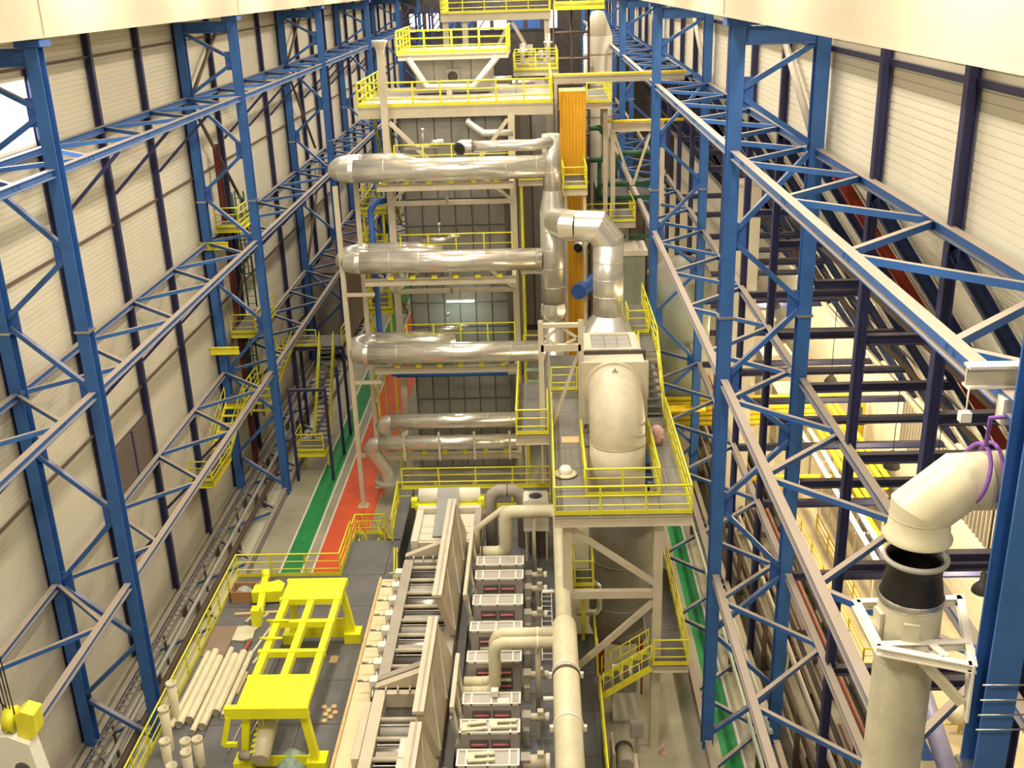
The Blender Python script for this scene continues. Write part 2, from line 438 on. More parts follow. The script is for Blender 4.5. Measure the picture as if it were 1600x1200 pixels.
# ---- crane runway girders
def girder(x, sgn, label):
    t = thing('crane_runway_girder', label, 'girder', (x, 0, 0))
    obj('web', MB().box(-.04, .04, Y0 + .2, Y1 - .2, 27.0, 28.65), GIRD2, t)
    obj('bottom_flange', MB().box(-.45, .45, Y0 + .2, Y1 - .2, 26.8, 26.86), GIRD2, t)
    obj('side_plate', MB().box(sgn * .42 - .02, sgn * .42 + .02, Y0 + .2, Y1 - .2, 26.86, 28.65), GIRD2, t)
    obj('top_flange', MB().box(-.48, .48, Y0 + .2, Y1 - .2, 28.65, 28.72), GIRD2, t)
    obj('crane_rail', MB().box(-.06, .06, Y0 + .2, Y1 - .2, 28.72, 28.86), DARKM, t)
    for y in [11] + CY: obj('butt_joint', MB().box(sgn * .45 - .02, sgn * .45 + .02, y - .09, y + .09, 26.86, 28.65), GIRD2, t)
    return t
girder(XL, 1, 'long cream crane runway girder on top of the left columns')
girder(XR, -1, 'long cream crane runway girder on top of the right columns')
# ================================================================== helpers for platforms, stairs, ducts
def platform(name, label, x0, x1, y0, y1, z, rails=(), bh=.4, deckm=None, beamm=None, tiles=(2, 2), cat='platform', hole=None, rr=.036):
    t = thing(name, label, cat, ((x0 + x1) / 2, y0, 0))
    cx = (x0 + x1) / 2
    L = lambda p: (p[0] - cx, p[1] - y0, p[2])
    deckm = deckm or GRATE; beamm = beamm or CREAM
    if hole:
        hx0, hx1, hy0, hy1 = hole
        regs = [(x0, hx0, y0, y1), (hx1, x1, y0, y1), (hx0, hx1, y0, hy0), (hx0, hx1, hy1, y1)]
    else: regs = [(x0, x1, y0, y1)]
    for (a, b, c, d) in regs:
        nx = max(1, round((b - a) / tiles[0])); ny = max(1, round((d - c) / tiles[1]))
        for i in range(nx):
            for j in range(ny):
                u0 = a + (b - a) * i / nx; u1 = a + (b - a) * (i + 1) / nx; v0 = c + (d - c) * j / ny; v1 = c + (d - c) * (j + 1) / ny
                obj('deck_plate', MB().box(u0 + .012 - cx, u1 - .012 - cx, v0 + .012 - y0, v1 - .012 - y0, z - .05, z), deckm, t)
    e = .1
    for p, q in (((x0, y0 + e), (x1, y0 + e)), ((x0, y1 - e), (x1, y1 - e))):
        obj('edge_beam', MB().hbeam(L((p[0], p[1], z - .05 - bh / 2)), L((q[0], q[1], z - .05 - bh / 2)), .2, bh, .03), beamm, t)
    for x in (x0 + e, x1 - e):
        obj('edge_beam', MB().hbeam(L((x, y0 + .2, z - .05 - bh / 2)), L((x, y1 - .2, z - .05 - bh / 2)), .2, bh, .03), beamm, t)
    for r in rails: railing(t, [L((p[0], p[1], z)) for p in r], r=rr, h=1.1 if rr < .045 else 1.25)
    return t
def leg(t, x, y, z0, z1, w=.3, m=None, base=None):
    o = t.location
    return obj('column', MB().hbeam((x - o.x, y - o.y, z0), (x - o.x, y - o.y, z1), w, w, .03, up=(0,1,0)), m or CREAM, t)
def stair(name, label, p0, p1, width, side, steps=None, m=None, rail=True, treadm=None):
    """flight from p0 (low) to p1 (high); side = horizontal unit vector across the flight"""
    m = m or YEL; p0 = V(p0); p1 = V(p1); s = V(side) * (width / 2)
    t = thing(name, label, 'stairs', (p0.x, p0.y, 0)); o = V((p0.x, p0.y, 0))
    a, b = p0 - o, p1 - o
    n = steps or max(3, round((p1.z - p0.z) / .22))
    for k in (-1, 1): obj('stringer', MB().beam(a + s * k, b + s * k, .05, .24), m, t)
    d = (b - a) / n; run = V((d.x, d.y, 0)).normalized()
    for i in range(n):
        c = a + d * (i + .5)
        obj('tread', MB().beam(c - s * .97, c + s * .97, .24, .04), treadm or GRATE, t)
    if rail:
        for k in (-1, 1):
            tp = obj('handrail', MB().tube([a + s * k + V((0,0,1)), b + s * k + V((0,0,1))], .026, 6), m, t)
            obj('mid_rail', MB().tube([a + s * k + V((0,0,.52)), b + s * k + V((0,0,.52))], .02, 5), m, tp)
            for i in range(0, n + 1, max(1, n // 3)):
                c = a + (b - a) * (i / n) + s * k
                obj('post', MB().tube([c, c + V((0,0,1))], .022, 5), m, tp)
    return t
def bands(t, pts, r, m, w=.05, n=16):
    for p, d in pts:
        p = V(p); d = V(d).normalized() * w / 2
        obj('joint_band', MB().tube([p - d, p + d], r, n), m, t)

# ================================================================== DRYING TOWER
TW = thing('dryer_tower', 'tall grey panelled dryer body standing behind the stacked silver ducts', 'dryer', (-4.8, 58.6, 0))
obj('body', MB().box(-2.9, 2.9, .1, 15, 0, 21.3), DGREY, TW)
for i in range(6):
    for j in range(14):
        m = mat('dryer_panel', (.235, .225, .20), .45, var=.08)
        obj('panel', shared(('twp', m.name), lambda b: b.box(.04, .89, 0, .1, .04, 1.44), 'panel', m), m, TW, (-2.8 + i * .933, 0, .2 + j * 1.5))
FR = thing('steel_skeleton', 'cream steel frame around the dryer body with beams under each duct', 'frame', (-5, 57, 0))
for x, top in ((-8.25, 25.2), (-1.5, 21.4)):
    obj('column', MB().hbeam((x + 5, .6, 0), (x + 5, .6, top), .36, .36, .03, up=(0,1,0)), CREAM, FR)
obj('column_head', MB().lathe([(.2, 24.6), (.22, 24.8), (.42, 25.2), (.42, 25.28), (0, 25.28)], (-3.25, .6, 0), 8, False), CREAM, FR)
for z in (18.25, 13.25, 8.28, 3.08):
    xl = {18.25: -8.4, 13.25: -9.4, 8.28: -9.3, 3.08: -9.2}[z]
    obj('duct_beam', MB().hbeam((xl + 5, -3.0, z), (-1.45 + 5, -3.0, z), .3, .36, .03), CREAM, FR)
    obj('cross_beam', MB().beam((-8.2 + 5, .4, z - 1.5), (-1.6 + 5, .4, z - 1.5), .2, .24), CREAM, FR)
    obj('hanger', MB().beam((-.1, -.1, z - 1.5), (-.1, -.1, z), .16, .16), TAUPE, FR)
    for x in (-8.25, -1.5): obj('bracket_arm', MB().beam((x + 5, .6, z), (x + 5, -3.0, z), .22, .3), CREAM, FR)
    if z > 3.1:
        obj('knee_brace', MB().beam((-3.2, .3, z - 1.4), (-1.6, .3, z - .1), .14, .16), CREAM, FR)
        obj('knee_brace', MB().beam((3.4, .3, z - 1.4), (1.8, .3, z - .1), .14, .16), CREAM, FR)
    # little yellow clamps and studs along each duct beam
    for k in range(6): obj('pipe_clamp', shared('pcl', lambda b: b.box(-.14, .14, -.12, .12, 0, .16), 'pipe_clamp', YEL), YEL, FR, (-3.0 + k * 1.15, -3.1, z + .18))
for z in (19.15, 14.4, 9.35):
    railing(FR, [(-2.6, -1.4, z - .1), (3.4, -1.4, z - .1)], sp=1.5, toe=False, mids=1)
obj('diagonal_brace', MB().beam((-3.0, .4, 21.1), (-.55, .4, 18.6), .2, .2), CREAM, FR)
obj('diagonal_brace', MB().beam((3.3, .4, 21.1), (1.4, .4, 18.6), .2, .2), CREAM, FR)
for i, (x, y) in enumerate(((-10.55, 53.95), (-9.9, 56.4))):
    sc = thing('duct_support', ('front', 'rear')[i] + ' slim cream column carrying the left elbows of the silver ducts', 'column', (x, y, 0))
    obj('shaft', MB().hbeam((0,0,0), (0,0,18.4), .24, .26, .03, up=(0,1,0)), CREAM, sc)
    obj('base_plate', MB().box(-.3, .3, -.3, .3, 0, .06), CREAM, sc)
    for z in (12.6, 7.6, 3.2): obj('tie', MB().beam((0, 0, z), (1.6, 0.05, z), .14, .18), CREAM, sc)

# ---- silver ducts, U-shaped, joining the riser on the right
def sduct(label, z, r, xl, xr, back):
    t = thing('silver_duct', label, 'duct', (xl, 53.8, 0))
    Y = 0
    xe = r * .2
    obj('front_run', MB().tube([(r * 1.4, Y, z), (xr - xl, Y, z)], r, 24), SILVER, t)
    e = r * 1.35
    obj('elbow', MB().tube([(r * 1.7, Y, z), (r * 1.2, Y, z), (r * .5, .2, z), (-.05, .7, z), (-.05, 1.35, z), (r * .5, 1.85, z), (r * 1.2, 2.05, z), (r * 1.7, 2.05, z)], r * .995, 24, False, True, True), SILVER2, t)
    obj('rear_run', MB().tube([(r * 1.4, 2.05, z), (back - 1.4, 2.05, z), (back, 2.05, z)], [r, r, r * .7], 20), SILVER, t)
    n = int((xr - xl) / 1.6)
    for k in range(1, n + 1):
        x = r * 1.4 + k * 1.55
        if x < xr - xl - .1: bands(t, [((x, 0, z), (1,0,0))], r * 1.008, SILVER2, .025, 24)
    return t
sduct('topmost of the big silver ducts with rounded left elbow', 19.15, .585, -10.3, .25, 4.2)
sduct('second silver duct from the top, crossing in front of the dryer', 14.37, .575, -10.35, .0, 5.0)
sduct('third big silver duct from the top, above the blue pipe', 9.3, .56, -10.3, .1, 5.4)
def pduct(label, z, r, xl, xr, y, down):
    t = thing('silver_duct', label, 'duct', (xl, y, 0))
    obj('run', MB().tube([(r, 0, z), (xr - xl, 0, z)], r, 22), SILVER, t)
    obj('elbow', MB().tube([(r * 1.5, 0, z), (r, 0, z), (r * .3, 0, z - r * .15), (-r * .1, .1, z - r * .7), (r * .1, .2, z - r * 1.4)] + ([(.7, .4, z - 1.9), (.7, .4, z - 3.4)] if down else [(.2, 1.6, z - r * 1.4)]), r * .97, 18, True), SILVER2, t)
    for k in range(1, 6): bands(t, [((r + k * 1.35, 0, z), (1,0,0))], r * 1.008, SILVER2, .025, 22)
    return t
pduct('upper of the two smaller silver ducts near the floor', 5.3, .42, -9.0, -1.6, 53.8, False)
td = pduct('lower small silver duct with a flanged leg dropping at its left end', 4.08, .41, -9.75, -1.6, 53.6, True)
obj('flange', MB().lathe([(.0, 1.5), (.75, 1.5), (.75, 1.62), (.0, 1.62)], (.7, .4, 0), 16, False), TAUPE, td)
for k in range(4): obj('hanger_strap', MB().beam((1.9 + k * 1.95, -.46, 3.2), (1.9 + k * 1.95, -.46, 4.9), .12, .05), CREAM, td)
t = thing('silver_duct', 'short silver duct with an open dark mouth above the top duct', 'duct', (-3.9, 52.6, 0))
obj('run', MB().tube([(.5, 0, 20.42), (3.6, 0, 20.42), (4.4, .9, 20.42)], .27, 18), SILVER, t)
obj('mouth', MB().tube([(.55, 0, 20.42), (.1, 0, 20.42), (-.05, -.35, 20.36)], .34, 18, False), SILVER2, t)
obj('opening', MB().tube([(-.04, -.3, 20.37), (-.05, -.345, 20.36)], .24, 16), SHADOWM, t)

# ---- riser stack
rs = thing('riser_stack', 'tall silver riser pipe with a narrow top, right of the stacked ducts', 'duct', (.56, 53.8, 0))
obj('lower_pipe', MB().tube([(0,0,0), (0,0,11.2)], .55, 24), SILVER2, rs)
obj('flange_cone', MB().lathe([(.56, 11.1), (.70, 11.25), (.70, 11.6), (.64, 12.0)], (0,0,0), 24), SILVER, rs)
obj('main_pipe', MB().tube([(0,0,11.9), (0,0,16.9)], .63, 24), SILVER2, rs)
obj('reducer', MB().lathe([(.63, 16.9), (.45, 17.95)], (0,0,0), 24), SILVER, rs)
obj('top_pipe', MB().tube([(0,0,17.95), (0,0,20.75)], .45, 24), SILVER2, rs)
for z in (12.9, 13.9, 14.9, 15.9): bands(rs, [((0,0,z), (0,0,1))], .64, SILVER, .035, 24)
for z in (18.9, 19.9): bands(rs, [((0,0,z), (0,0,1))], .46, SILVER, .035, 24)

# ---- bypass duct with the big elbow, hood and filter box
bp = thing('bypass_duct', 'silver duct bending over in a large mitred elbow beside the riser', 'duct', (2.95, 46, 0))
obj('vertical_pipe', MB().tube([(0,0,13.6), (0,0,17.05)], .68, 26), SILVER2, bp)
obj('elbow', MB().tube([(0,0,17.0), (0,0,17.1), (-.5,.0,17.74), (-1.5,.05,17.78)], .685, 30, False, True, True), SILVER, bp)
obj('cross_pipe', MB().tube([(-1.4,.05,17.78), (-1.62,.12,17.78), (-2.15, 7.2, 16.45)], .685, 30, True, True, True), SILVER, bp)
for z in (14.6, 15.4, 16.2): bands(bp, [((0,0,z), (0,0,1))], .69, SILVER, .04, 26)
hv = []; n = 24
for k in range(n):
    a = 2 * PI * k / n + PI / 4; c, s_ = math.cos(a), math.sin(a); q = 1.12 / max(abs(c), abs(s_))
    hv.append((c * q, s_ * q * .9, 12.85))
for k in range(n):
    a = 2 * PI * k / n + PI / 4; hv.append((.68 * math.cos(a), .68 * math.sin(a), 13.7))
hb = MB(); hb._add(hv, [(k, (k+1) % n, n + (k+1) % n, n + k) for k in range(n)], True)
obj('hood', hb, SILVER, bp)
fb = thing('filter_box', 'cream square filter box with a panelled top between hood and round duct', 'box', (2.82, 40, 10.4))
obj('rear_body', MB().box(-1.2, 1.25, 4, 7.3, 0, 2.42), TAUPE, fb)
obj('front_body', MB().box(-1.2, 1.25, .15, 3.95, .5, 3.0), CREAM, fb)
obj('flange_plate', MB().box(-1.32, 1.36, 0, .14, .45, 3.12), CREAM, fb)
obj('flange_plate', MB().box(-1.34, 1.38, 1.3, 1.42, .3, 3.16), DARKM, fb)
obj('top_rim', MB().box(-1.1, 1.15, 1.6, 1.85, 3.0, 3.12).box(-1.1, 1.15, 3.6, 3.85, 3.0, 3.12).box(-1.1, -.8, 1.85, 3.6, 3.0, 3.12).box(.85, 1.15, 1.85, 3.6, 3.0, 3.12), CREAM, fb)
for i in range(3):
    for j in range(3): obj('top_panel', shared('ftp', lambda b: b.box(0, .52, 0, .55, 0, .05), 'top_panel', PANELG), PANELG, fb, (-.78 + i * .545, 1.88 + j * .575, 3.01))
obj('side_bracket', MB().box(1.26, 1.5, 1.0, 1.6, 1.2, 2.6), CREAM, fb)
for x in (-1.0, 1.05):
    for y in (.4, 3.6): obj('foot', MB().box(x - .1, x + .1, y - .1, y + .1, 0, .5), TAUPE, fb)
TDUCT = mat('taupe_duct', (.50, .445, .325), .42, var=.12, scale=1.4)
rd = thing('round_duct', 'wide cream round duct dropping from the filter box through the platform', 'duct', (2.77, 37.3, 4.2))
obj('drop_pipe', MB().tube([(0,0,5.0), (0,0,7.1)], 1.08, 40), TDUCT, rd)
obj('elbow', MB().tube([(0,0,6.8), (0,0,7.15), (0,.35,7.85), (0,1.05,8.2), (0,2.3,8.2), (0,2.68,8.2)], 1.078, 40, False), TDUCT, rd)
obj('seam', MB().tube([(0,0,7.08), (0,0,7.13)], 1.09, 40), TDUCT, rd)
obj('collar', MB().tube([(0,2.5,8.2), (0,2.7,8.2)], 1.18, 40), CREAM, rd)
obj('lifting_lug', MB().poly([(-.14, 1.6, 9.25), (.14, 1.6, 9.25), (0, 1.6, 9.48)], (0, .04, 0)), TAUPE, rd)
ltk = thing('lower_tank', 'dark grey round vessel under the raised platform', 'tank', (2.95, 37.4, 0))
TANKM = mat('tank_grey', (.19, .175, .135), .45, var=.2, scale=1.0)
obj('shell', MB().lathe([(0, 2.6), (1.2, 2.7), (1.3, 3.0), (1.3, 8.9), (1.1, 9.15)], (0,0,0), 36), TANKM, ltk)
for z in (4.2, 6.2, 8.2): obj('seam', MB().lathe([(1.3, z), (1.33, z + .02), (1.33, z + .08), (1.3, z + .1)], (0,0,0), 36), TANKM, ltk)
for a in (.7, 2.4, 3.9, 5.5): obj('leg', MB().beam((1.1 * math.cos(a), 1.1 * math.sin(a), 0), (1.1 * math.cos(a), 1.1 * math.sin(a), 2.8), .15, .15), REDS, ltk)

# ---- main right platform
mp = platform('raised_platform', 'raised grey platform with yellow railing around the wide cream duct', .22, 5.08, 32.9, 48.2, 10.4,
    rails=[[(.27, 42.0), (.27, 32.95), (5.03, 32.95), (5.03, 41.2)], [(1.42, 38.9), (1.42, 34.35), (4.08, 34.35), (4.08, 38.9)]],
    bh=.42, tiles=(1.2, 2.0), hole=(1.5, 4.0, 34.45, 38.75), deckm=mat('platform_deck', (.17, .16, .14), .6, var=.2))
for x, y in ((3.95, 33.4), (.7, 33.4), (3.95, 46), (.7, 46)):
    leg(mp, x, y, 0, 9.9, .34)
o = mp.location
obj('brace', MB().beam((.7 - o.x, .5, 9.7), (3.9 - o.x, .5, 7.3), .18, .2), CREAM, mp)
obj('brace', MB().beam((.7 - o.x, .5, 6.9), (3.9 - o.x, .5, 6.9), .22, .3), CREAM, mp)
obj('brace', MB().beam((.9 - o.x, .5, 3.6), (3.9 - o.x, .5, 6.6), .18, .2), CREAM, mp)
platform('side_landing', 'small yellow railed landing left of the raised platform', -1.25, .15, 40.0, 46, 10.4, rails=[[(.1, 42.4), (.1, 40.05), (-1.2, 40.05), (-1.2, 46)]], tiles=(1.4, 2))
pf = thing('portal_frame', 'cream portal frame with cross braces standing beside the filter box', 'frame', (.6, 40.6, 10.4))
for x in (-.72, .9): obj('leg', MB().hbeam((x, 0, 0), (x, 0, 4.75), .22, .22, .02, up=(0,1,0)), CREAM, pf)
obj('beam', MB().beam((-.72, 0, 4.55), (.9, 0, 4.55), .2, .16), CREAM, pf)
obj('beam', MB().beam((-.72, 0, 3.6), (.9, 0, 3.6), .22, .28), CREAM, pf)
for a, b in (((-.6, 4.0), (.09, 4.45)), ((.09, 4.45), (.78, 4.0)), ((-.6, 4.0), (-.1, 3.75)), ((.78, 4.0), (.3, 3.75))):
    obj('lattice', MB().beam((a[0], 0, a[1]), (b[0], 0, b[1]), .1, .1), CREAM, pf)
obj('diagonal', MB().beam((-.3, .05, .1), (.85, .05, 3.5), .12, .12), CREAM, pf)
yk = platform('yellow_basket', 'small yellow basket landing under the left corner of the raised platform', .95, 1.75, 35.0, 36.4, 6.2, rails=[[(1.0, 36.3), (1.0, 35.05), (1.7, 35.05), (1.7, 36.3)]], tiles=(.8, 1.4), bh=.2, beamm=YEL)
leg(yk, 1.35, 36.2, 0, 5.9, .14, YEL)
platform('inner_walk', 'yellow railed walkway between portal frame and silver riser', .25, 1.5, 44.2, 49, 10.7, rails=[[(.3, 44.25), (1.45, 44.25)]], tiles=(1.3, 2.4))
stair('platform_stair', 'short steel stair with yellow rails rising behind the filter box', (4.62, 41.6, 10.4), (4.62, 44.6, 12.3), .85, (1,0,0))
platform('high_catwalk', 'yellow railed catwalk above the stair on the right of the filter box', 4.15, 5.1, 44.7, 52, 12.3, rails=[[(5.05, 44.8), (5.05, 52)]], tiles=(1, 2))
platform('cage_landing', 'little yellow cage landing beside the bypass duct', 3.9, 5.0, 47.0, 48.6, 12.4, rails=[[(3.95, 48.5), (3.95, 47.05), (4.9, 47.05), (4.9, 48.5)]], tiles=(1.1, 1.6), bh=.2)
hat = thing('straw_hat', 'pale round bundle like a wide-brimmed hat lying on the raised platform', 'bundle', (.72, 36.2, 10.4))
obj('brim', MB().lathe([(0, .02), (.42, .02), (.46, .07), (.3, .1), (.0, .12)], (0,0,0), 20), DUCTC, hat)
obj('crown', MB().lathe([(.26, .08), (.27, .2), (.18, .34), (.06, .36), (0, .32)], (0,0,0), 16), WHITE, hat)
tag(obj('sack', MB().lathe([(0, 0), (.24, .03), (.3, .25), (.28, .6), (.15, .78), (0, .8)], (0,0,0), 12), mat('red_white_sack', (.55, .33, .28), .7, var=.5, scale=6), None, (4.45, 38.9, 10.4)), 'red and white sack leaning beside the round duct', 'sack')
tag(obj('board', MB().box(-.35, .35, -.3, .3, 0, .04), WOOD, None, (1.0, 39.4, 10.4)), 'brown board lying on the platform left of the round duct', 'board')

# ---- top platforms
tp = platform('upper_platform', 'broad upper platform with yellow railing on top of the tower frame', -9.75, .75, 57.9, 69, 21.85,
    rails=[[(-9.7, 68.9), (-9.7, 57.95), (.7, 57.95), (.7, 68.9)]], bh=.55, rr=.05, tiles=(2.1, 2.8), deckm=mat('plain_deck', (.34, .31, .26), .6))
t2 = platform('top_platform', 'highest yellow railed platform above the grey fan housing', -8.0, -1.7, 62.6, 69, 24.25,
    rails=[[(-8.0, 69), (-8.0, 62.65), (-1.75, 62.65), (-1.75, 69)]], bh=.3, rr=.055, tiles=(2.1, 3.2), deckm=MATS['plain_deck'])
fh = thing('fan_housing', 'grey panelled housing between the two upper platforms', 'housing', (-5, 64, 21.9))
obj('body', MB().box(-2.2, 2.2, .1, 5, 0, 1.95), PANELG, fh)
for i in range(4): obj('panel', MB().box(-2.15 + i * 1.09, -1.13 + i * 1.09, 0, .09, .05, 1.9), PANELG, fh)
obj('fan_box', MB().box(-.42, .42, -.12, 0, .5, 1.4), GREYM, fh)
obj('fan_disc', MB().lathe([(0, -.16), (.25, -.16), (.3, -.12)], (0, 0, .95), 16, axis='y'), DARKM, fh)
vp = thing('bent_pipe', 'shallow V-shaped grey pipe lying on the upper platform', 'pipe', (-5, 61, 0))
obj('tube', MB().tube([(-2.3, 1, 24.0), (-1.25, 0, 22.55), (1.35, 0, 22.5), (2.7, 1, 24.0)], .18, 14), GREYM, vp)
obj('saddle', MB().box(-.15, .15, -.15, .15, 21.85, 22.4), GREYM, vp)
bt = thing('bent_pipe', 'grey pipe elbow hanging under the upper platform', 'pipe', (-3.4, 57.5, 0))
obj('tube', MB().tube([(-.4, 1, 21.2), (-.4, .4, 20.9), (.4, 0, 20.4), (2.0, 0, 20.4)], .2, 12), SILVER2, bt)
SG = []; LG = []
for z, nm in ((17.9, 'upper'), (13.0, 'middle'), (8.0, 'lower')):
    g_ = platform('side_gallery', nm + ' yellow gallery right of the dryer beside the riser', -1.2, .9, 57, 60, z, rails=[[(-1.15, 57.05), (.85, 57.05)]], tiles=(1.1, 1.5), bh=.25)
    SG.append((g_, z))
for z, nm in ((16.2, 'top'), (13.7, 'upper'), (10.4, 'middle'), (7.7, 'lower')):
    g_ = platform('left_gallery', nm + ' yellow railed landing on the left flank of the dryer tower', -10.2, -8.7, 58.5, 62, z, rails=[[(-10.15, 62), (-10.15, 58.55), (-8.75, 58.55)]], tiles=(1.5, 1.75), bh=.2, beamm=YEL); LG.append((g_, z))
for z0, z1, nm in ((7.7, 10.4, 'lower'), (10.4, 13.7, 'middle'), (13.7, 16.2, 'upper'), (16.2, 21.8, 'top')):
    stair('tower_stair', nm + ' yellow stair flight climbing the left flank of the tower', (-9.3, 66.3, z0), (-9.3, 62.05, z1 - .1), .8, (1,0,0), steps=8)
for lst, xs, ys in ((SG, (-1.05, .75), (57.15, 59.85)), (LG, (-10.0, -8.9), (58.7, 61.8))):
    zs = sorted(z for _, z in lst)
    for g_, z in lst:
        z0 = max([q for q in zs if q < z] or [0])
        for x in xs:
            for y in ys: leg(g_, x, y, z0 + .01, z - .3, .12, YEL)
bluep = thing('blue_pipe', 'blue pipe dropping on the left of the dryer and running along its front', 'pipe', (-9.3, 56.8, 0))
obj('vertical_run', MB().tube([(.75, .9, 16.9), (.25, .4, 16.9), (0, .05, 16.5), (0, 0, 8.0), (.15, 0, 7.4), (.8, 0, 6.95)], .17, 12), BLUE2, bluep)
obj('horizontal_run', MB().tube([(.8, 0, 6.95), (7.2, 0, 6.95)], .16, 12), BLUE2, bluep)
# green-white stair treads right of the dryer
gst = thing('pale_stair', 'stair with pale green treads right of the dryer', 'stairs', (-.65, 52, 4.6))
for x in (-.44, .44): obj('prop', MB().box(x - .05, x + .05, .1, .2, -4.6, -.1).box(x - .05, x + .05, 6.2, 6.3, -4.6, 3.2), CREAM, gst)
for k in range(9): obj('tread', MB().box(-.42, .42, k * .75, k * .75 + .35, k * .42, k * .42 + .05), mat('pale_tread', (.45, .58, .38), .5), gst)
for x in (-.46, .46): obj('stringer', MB().beam((x, 0, -.05), (x, 6.5, 3.45), .05, .22), YEL, gst)
# fluorescent tube under the second duct
ft = thing('tube_lamp', 'bright white tube lamp hanging in the middle bay of the dryer', 'lamp', (-4.66, 57.3, 11.15))
obj('housing', MB().box(-.8, .8, -.09, .09, .06, .13), WHITE, ft)
obj('tube', MB().tube([(-.78, 0, 0), (.78, 0, 0)], .07, 10), TUBE, ft)
obj('rod', MB().beam((0, 0, .1), (0, 0, .8), .05, .05), TAUPE, ft)
tl_ = bpy.data.lights.new('tube_glow', 'AREA'); tl_.shape = 'RECTANGLE'; tl_.size = 1.5; tl_.size_y = .2; tl_.energy = 45; tl_.color = (.75, 1.0, .8)
to = bpy.data.objects.new('tube_glow', tl_); COL.objects.link(to); to.parent = ft; to.location = (0, 0, -.12)
# motors and valves sitting behind the ducts
for i, (x, z, lab) in enumerate(((-5.6, 14.9, 'on the second duct'), (-5.4, 9.85, 'on the third duct'), (-6.2, 19.9, 'on the topmost duct'))):
    v = thing('burner_valve', 'shiny pipe fitting with upright stem standing ' + lab, 'valve', (x, 55.9, z))
    obj('body', MB().tube([(-.9, 0, .1), (.9, 0, .1)], .16, 12), STEEL, v)
    obj('stem', MB().tube([(.1, 0, .1), (.1, 0, .9)], .035, 8), STEEL, v)
    obj('head', MB().lathe([(0, .9), (.1, .9), (.1, 1.05), (0, 1.05)], (.1, 0, 0), 10), STEEL, v)
    obj('side_branch', MB().tube([(.4, 0, .1), (.7, -.2, .35), (1.2, -.2, .4)], .12, 10), SILVER, v)
# ================================================================== FOREGROUND DECK
dk = thing('machine_deck', 'dark plated deck in the foreground left of the roller machine', 'deck', (-10, 20, 0))
def dplate(x0, x1, y0, y1):
    nx = max(1, round((x1 - x0) / 1.45)); ny = max(1, round((y1 - y0) / 2.4))
    for i in range(nx):
        for j in range(ny):
            a = x0 + (x1 - x0) * i / nx; b = x0 + (x1 - x0) * (i + 1) / nx; c = y0 + (y1 - y0) * j / ny; d = y0 + (y1 - y0) * (j + 1) / ny
            obj('deck_plate', MB().box(a + .012 + 10, b - .012 + 10, c + .012 - 20, d - .012 - 20, 3.94, 4.0), DECK, dk)
dplate(-13.6, -7.15, 20, 39.8); dplate(-9.15, -7.15, 39.8, 42.8); dplate(-7.15, .95, 20, 45.2)
obj('underlay', MB().box(-3.6, 10.95, 0, 19.8, 3.7, 3.93).box(.85, 2.85, 19.8, 22.8, 3.7, 3.93).box(2.85, 10.95, 19.8, 25.2, 3.7, 3.93), TAUPE, dk)
obj('edge_beam', MB().hbeam((-3.6, 19.75, 3.65), (.85, 19.75, 3.65), .2, .55, .03), CREAM, dk)
obj('edge_beam', MB().hbeam((-3.55, 0, 3.65), (-3.55, 19.7, 3.65), .2, .55, .03), CREAM, dk)
for x, y in ((-13.4, 22), (-13.4, 30), (-13.4, 39.5), (-9, 42.6), (-9.3, 39.5), (.6, 24), (.6, 44.8), (-5, 44.8)):
    obj('column', MB().hbeam((x + 10, y - 20, 0), (x + 10, y - 20, 3.4), .26, .26, .03, up=(0,1,0)), CREAM, dk)
railing(dk, [(-3.55, 0, 4), (-3.55, 19.75, 4), (.95, 19.75, 4), (.95, 22.7, 4)], sp=1.4)
railing(dk, [(10.9, 0, 4), (10.9, 22, 4)], sp=1.6)

# ---- yellow lifting frame
g = thing('lifting_gantry', 'large bright yellow steel lifting frame standing on the dark deck', 'frame', (-8.95, 31.4, 4.0))
T = 2.45
for x in (-.92, .04, 1.02): obj('long_beam', MB().beam((x, -3.6, T), (x, 3.7, T), .24, .26), YELB, g)
obj('end_plate', MB().box(-1.12, 1.18, -3.85, -2.3, T + .1, T + .16), YELB, g)
obj('end_plate', MB().box(-1.08, 1.16, 2.45, 3.75, T + .1, T + .16), YELB, g)
for y in (-2.3, -.85, .95, 2.45, 3.75): obj('cross_beam', MB().beam((-1.15, y, T + .05), (1.18, y, T + .05), .18, .24), YELB, g)
obj('end_girder', MB().beam((-1.5, -3.85, T - .05), (1.2, -3.85, T - .05), .22, .4), YELB, g)
for sx, sy in ((-1, -1), (1, -1), (-1, 1), (1, 1)):
    lx = .95 if sx > 0 else -.85; ly = -3.65 if sy < 0 else 3.55
    obj('leg', MB().beam((lx, ly, T - .1), (lx + sx * .28, ly + sy * .05, .3), .24, .26), YELB, g)
    obj('foot_box', MB().box(lx + sx * .3 - .32, lx + sx * .3 + .32, ly - .3, ly + .3, 0, .42), YELB, g)
obj('tie_plate', MB().box(-1.0, 1.1, 3.5, 3.56, .15, 1.0), YELB, g)
obj('tie_plate', MB().box(-1.0, 1.1, -3.7, -3.64, .1, .5), YELB, g)
obj('hanger_arm', MB().beam((-1.4, -3.9, T - .2), (-1.65, -4.0, T - 1.2), .14, .16).beam((-1.65, -4.0, T - 1.2), (-1.2, -4.0, T - 1.2), .12, .14), YELB, g)
for k in range(2): obj('clamp_bar', MB().tube([(-1.25, -.2 + k * 1.1, T + .22), (-.45, -.2 + k * 1.1, T + .22)], .05, 8), YELB, g)
pk = thing('wrapped_load', 'wrapped cream and yellow bundle slung under the lifting frame', 'bundle', (-9.35, 27.6, 4.9))
obj('core', MB().tube([(0, -.6, .05), (0, .9, .55)], [.3, .34], 10), DUCTC, pk)
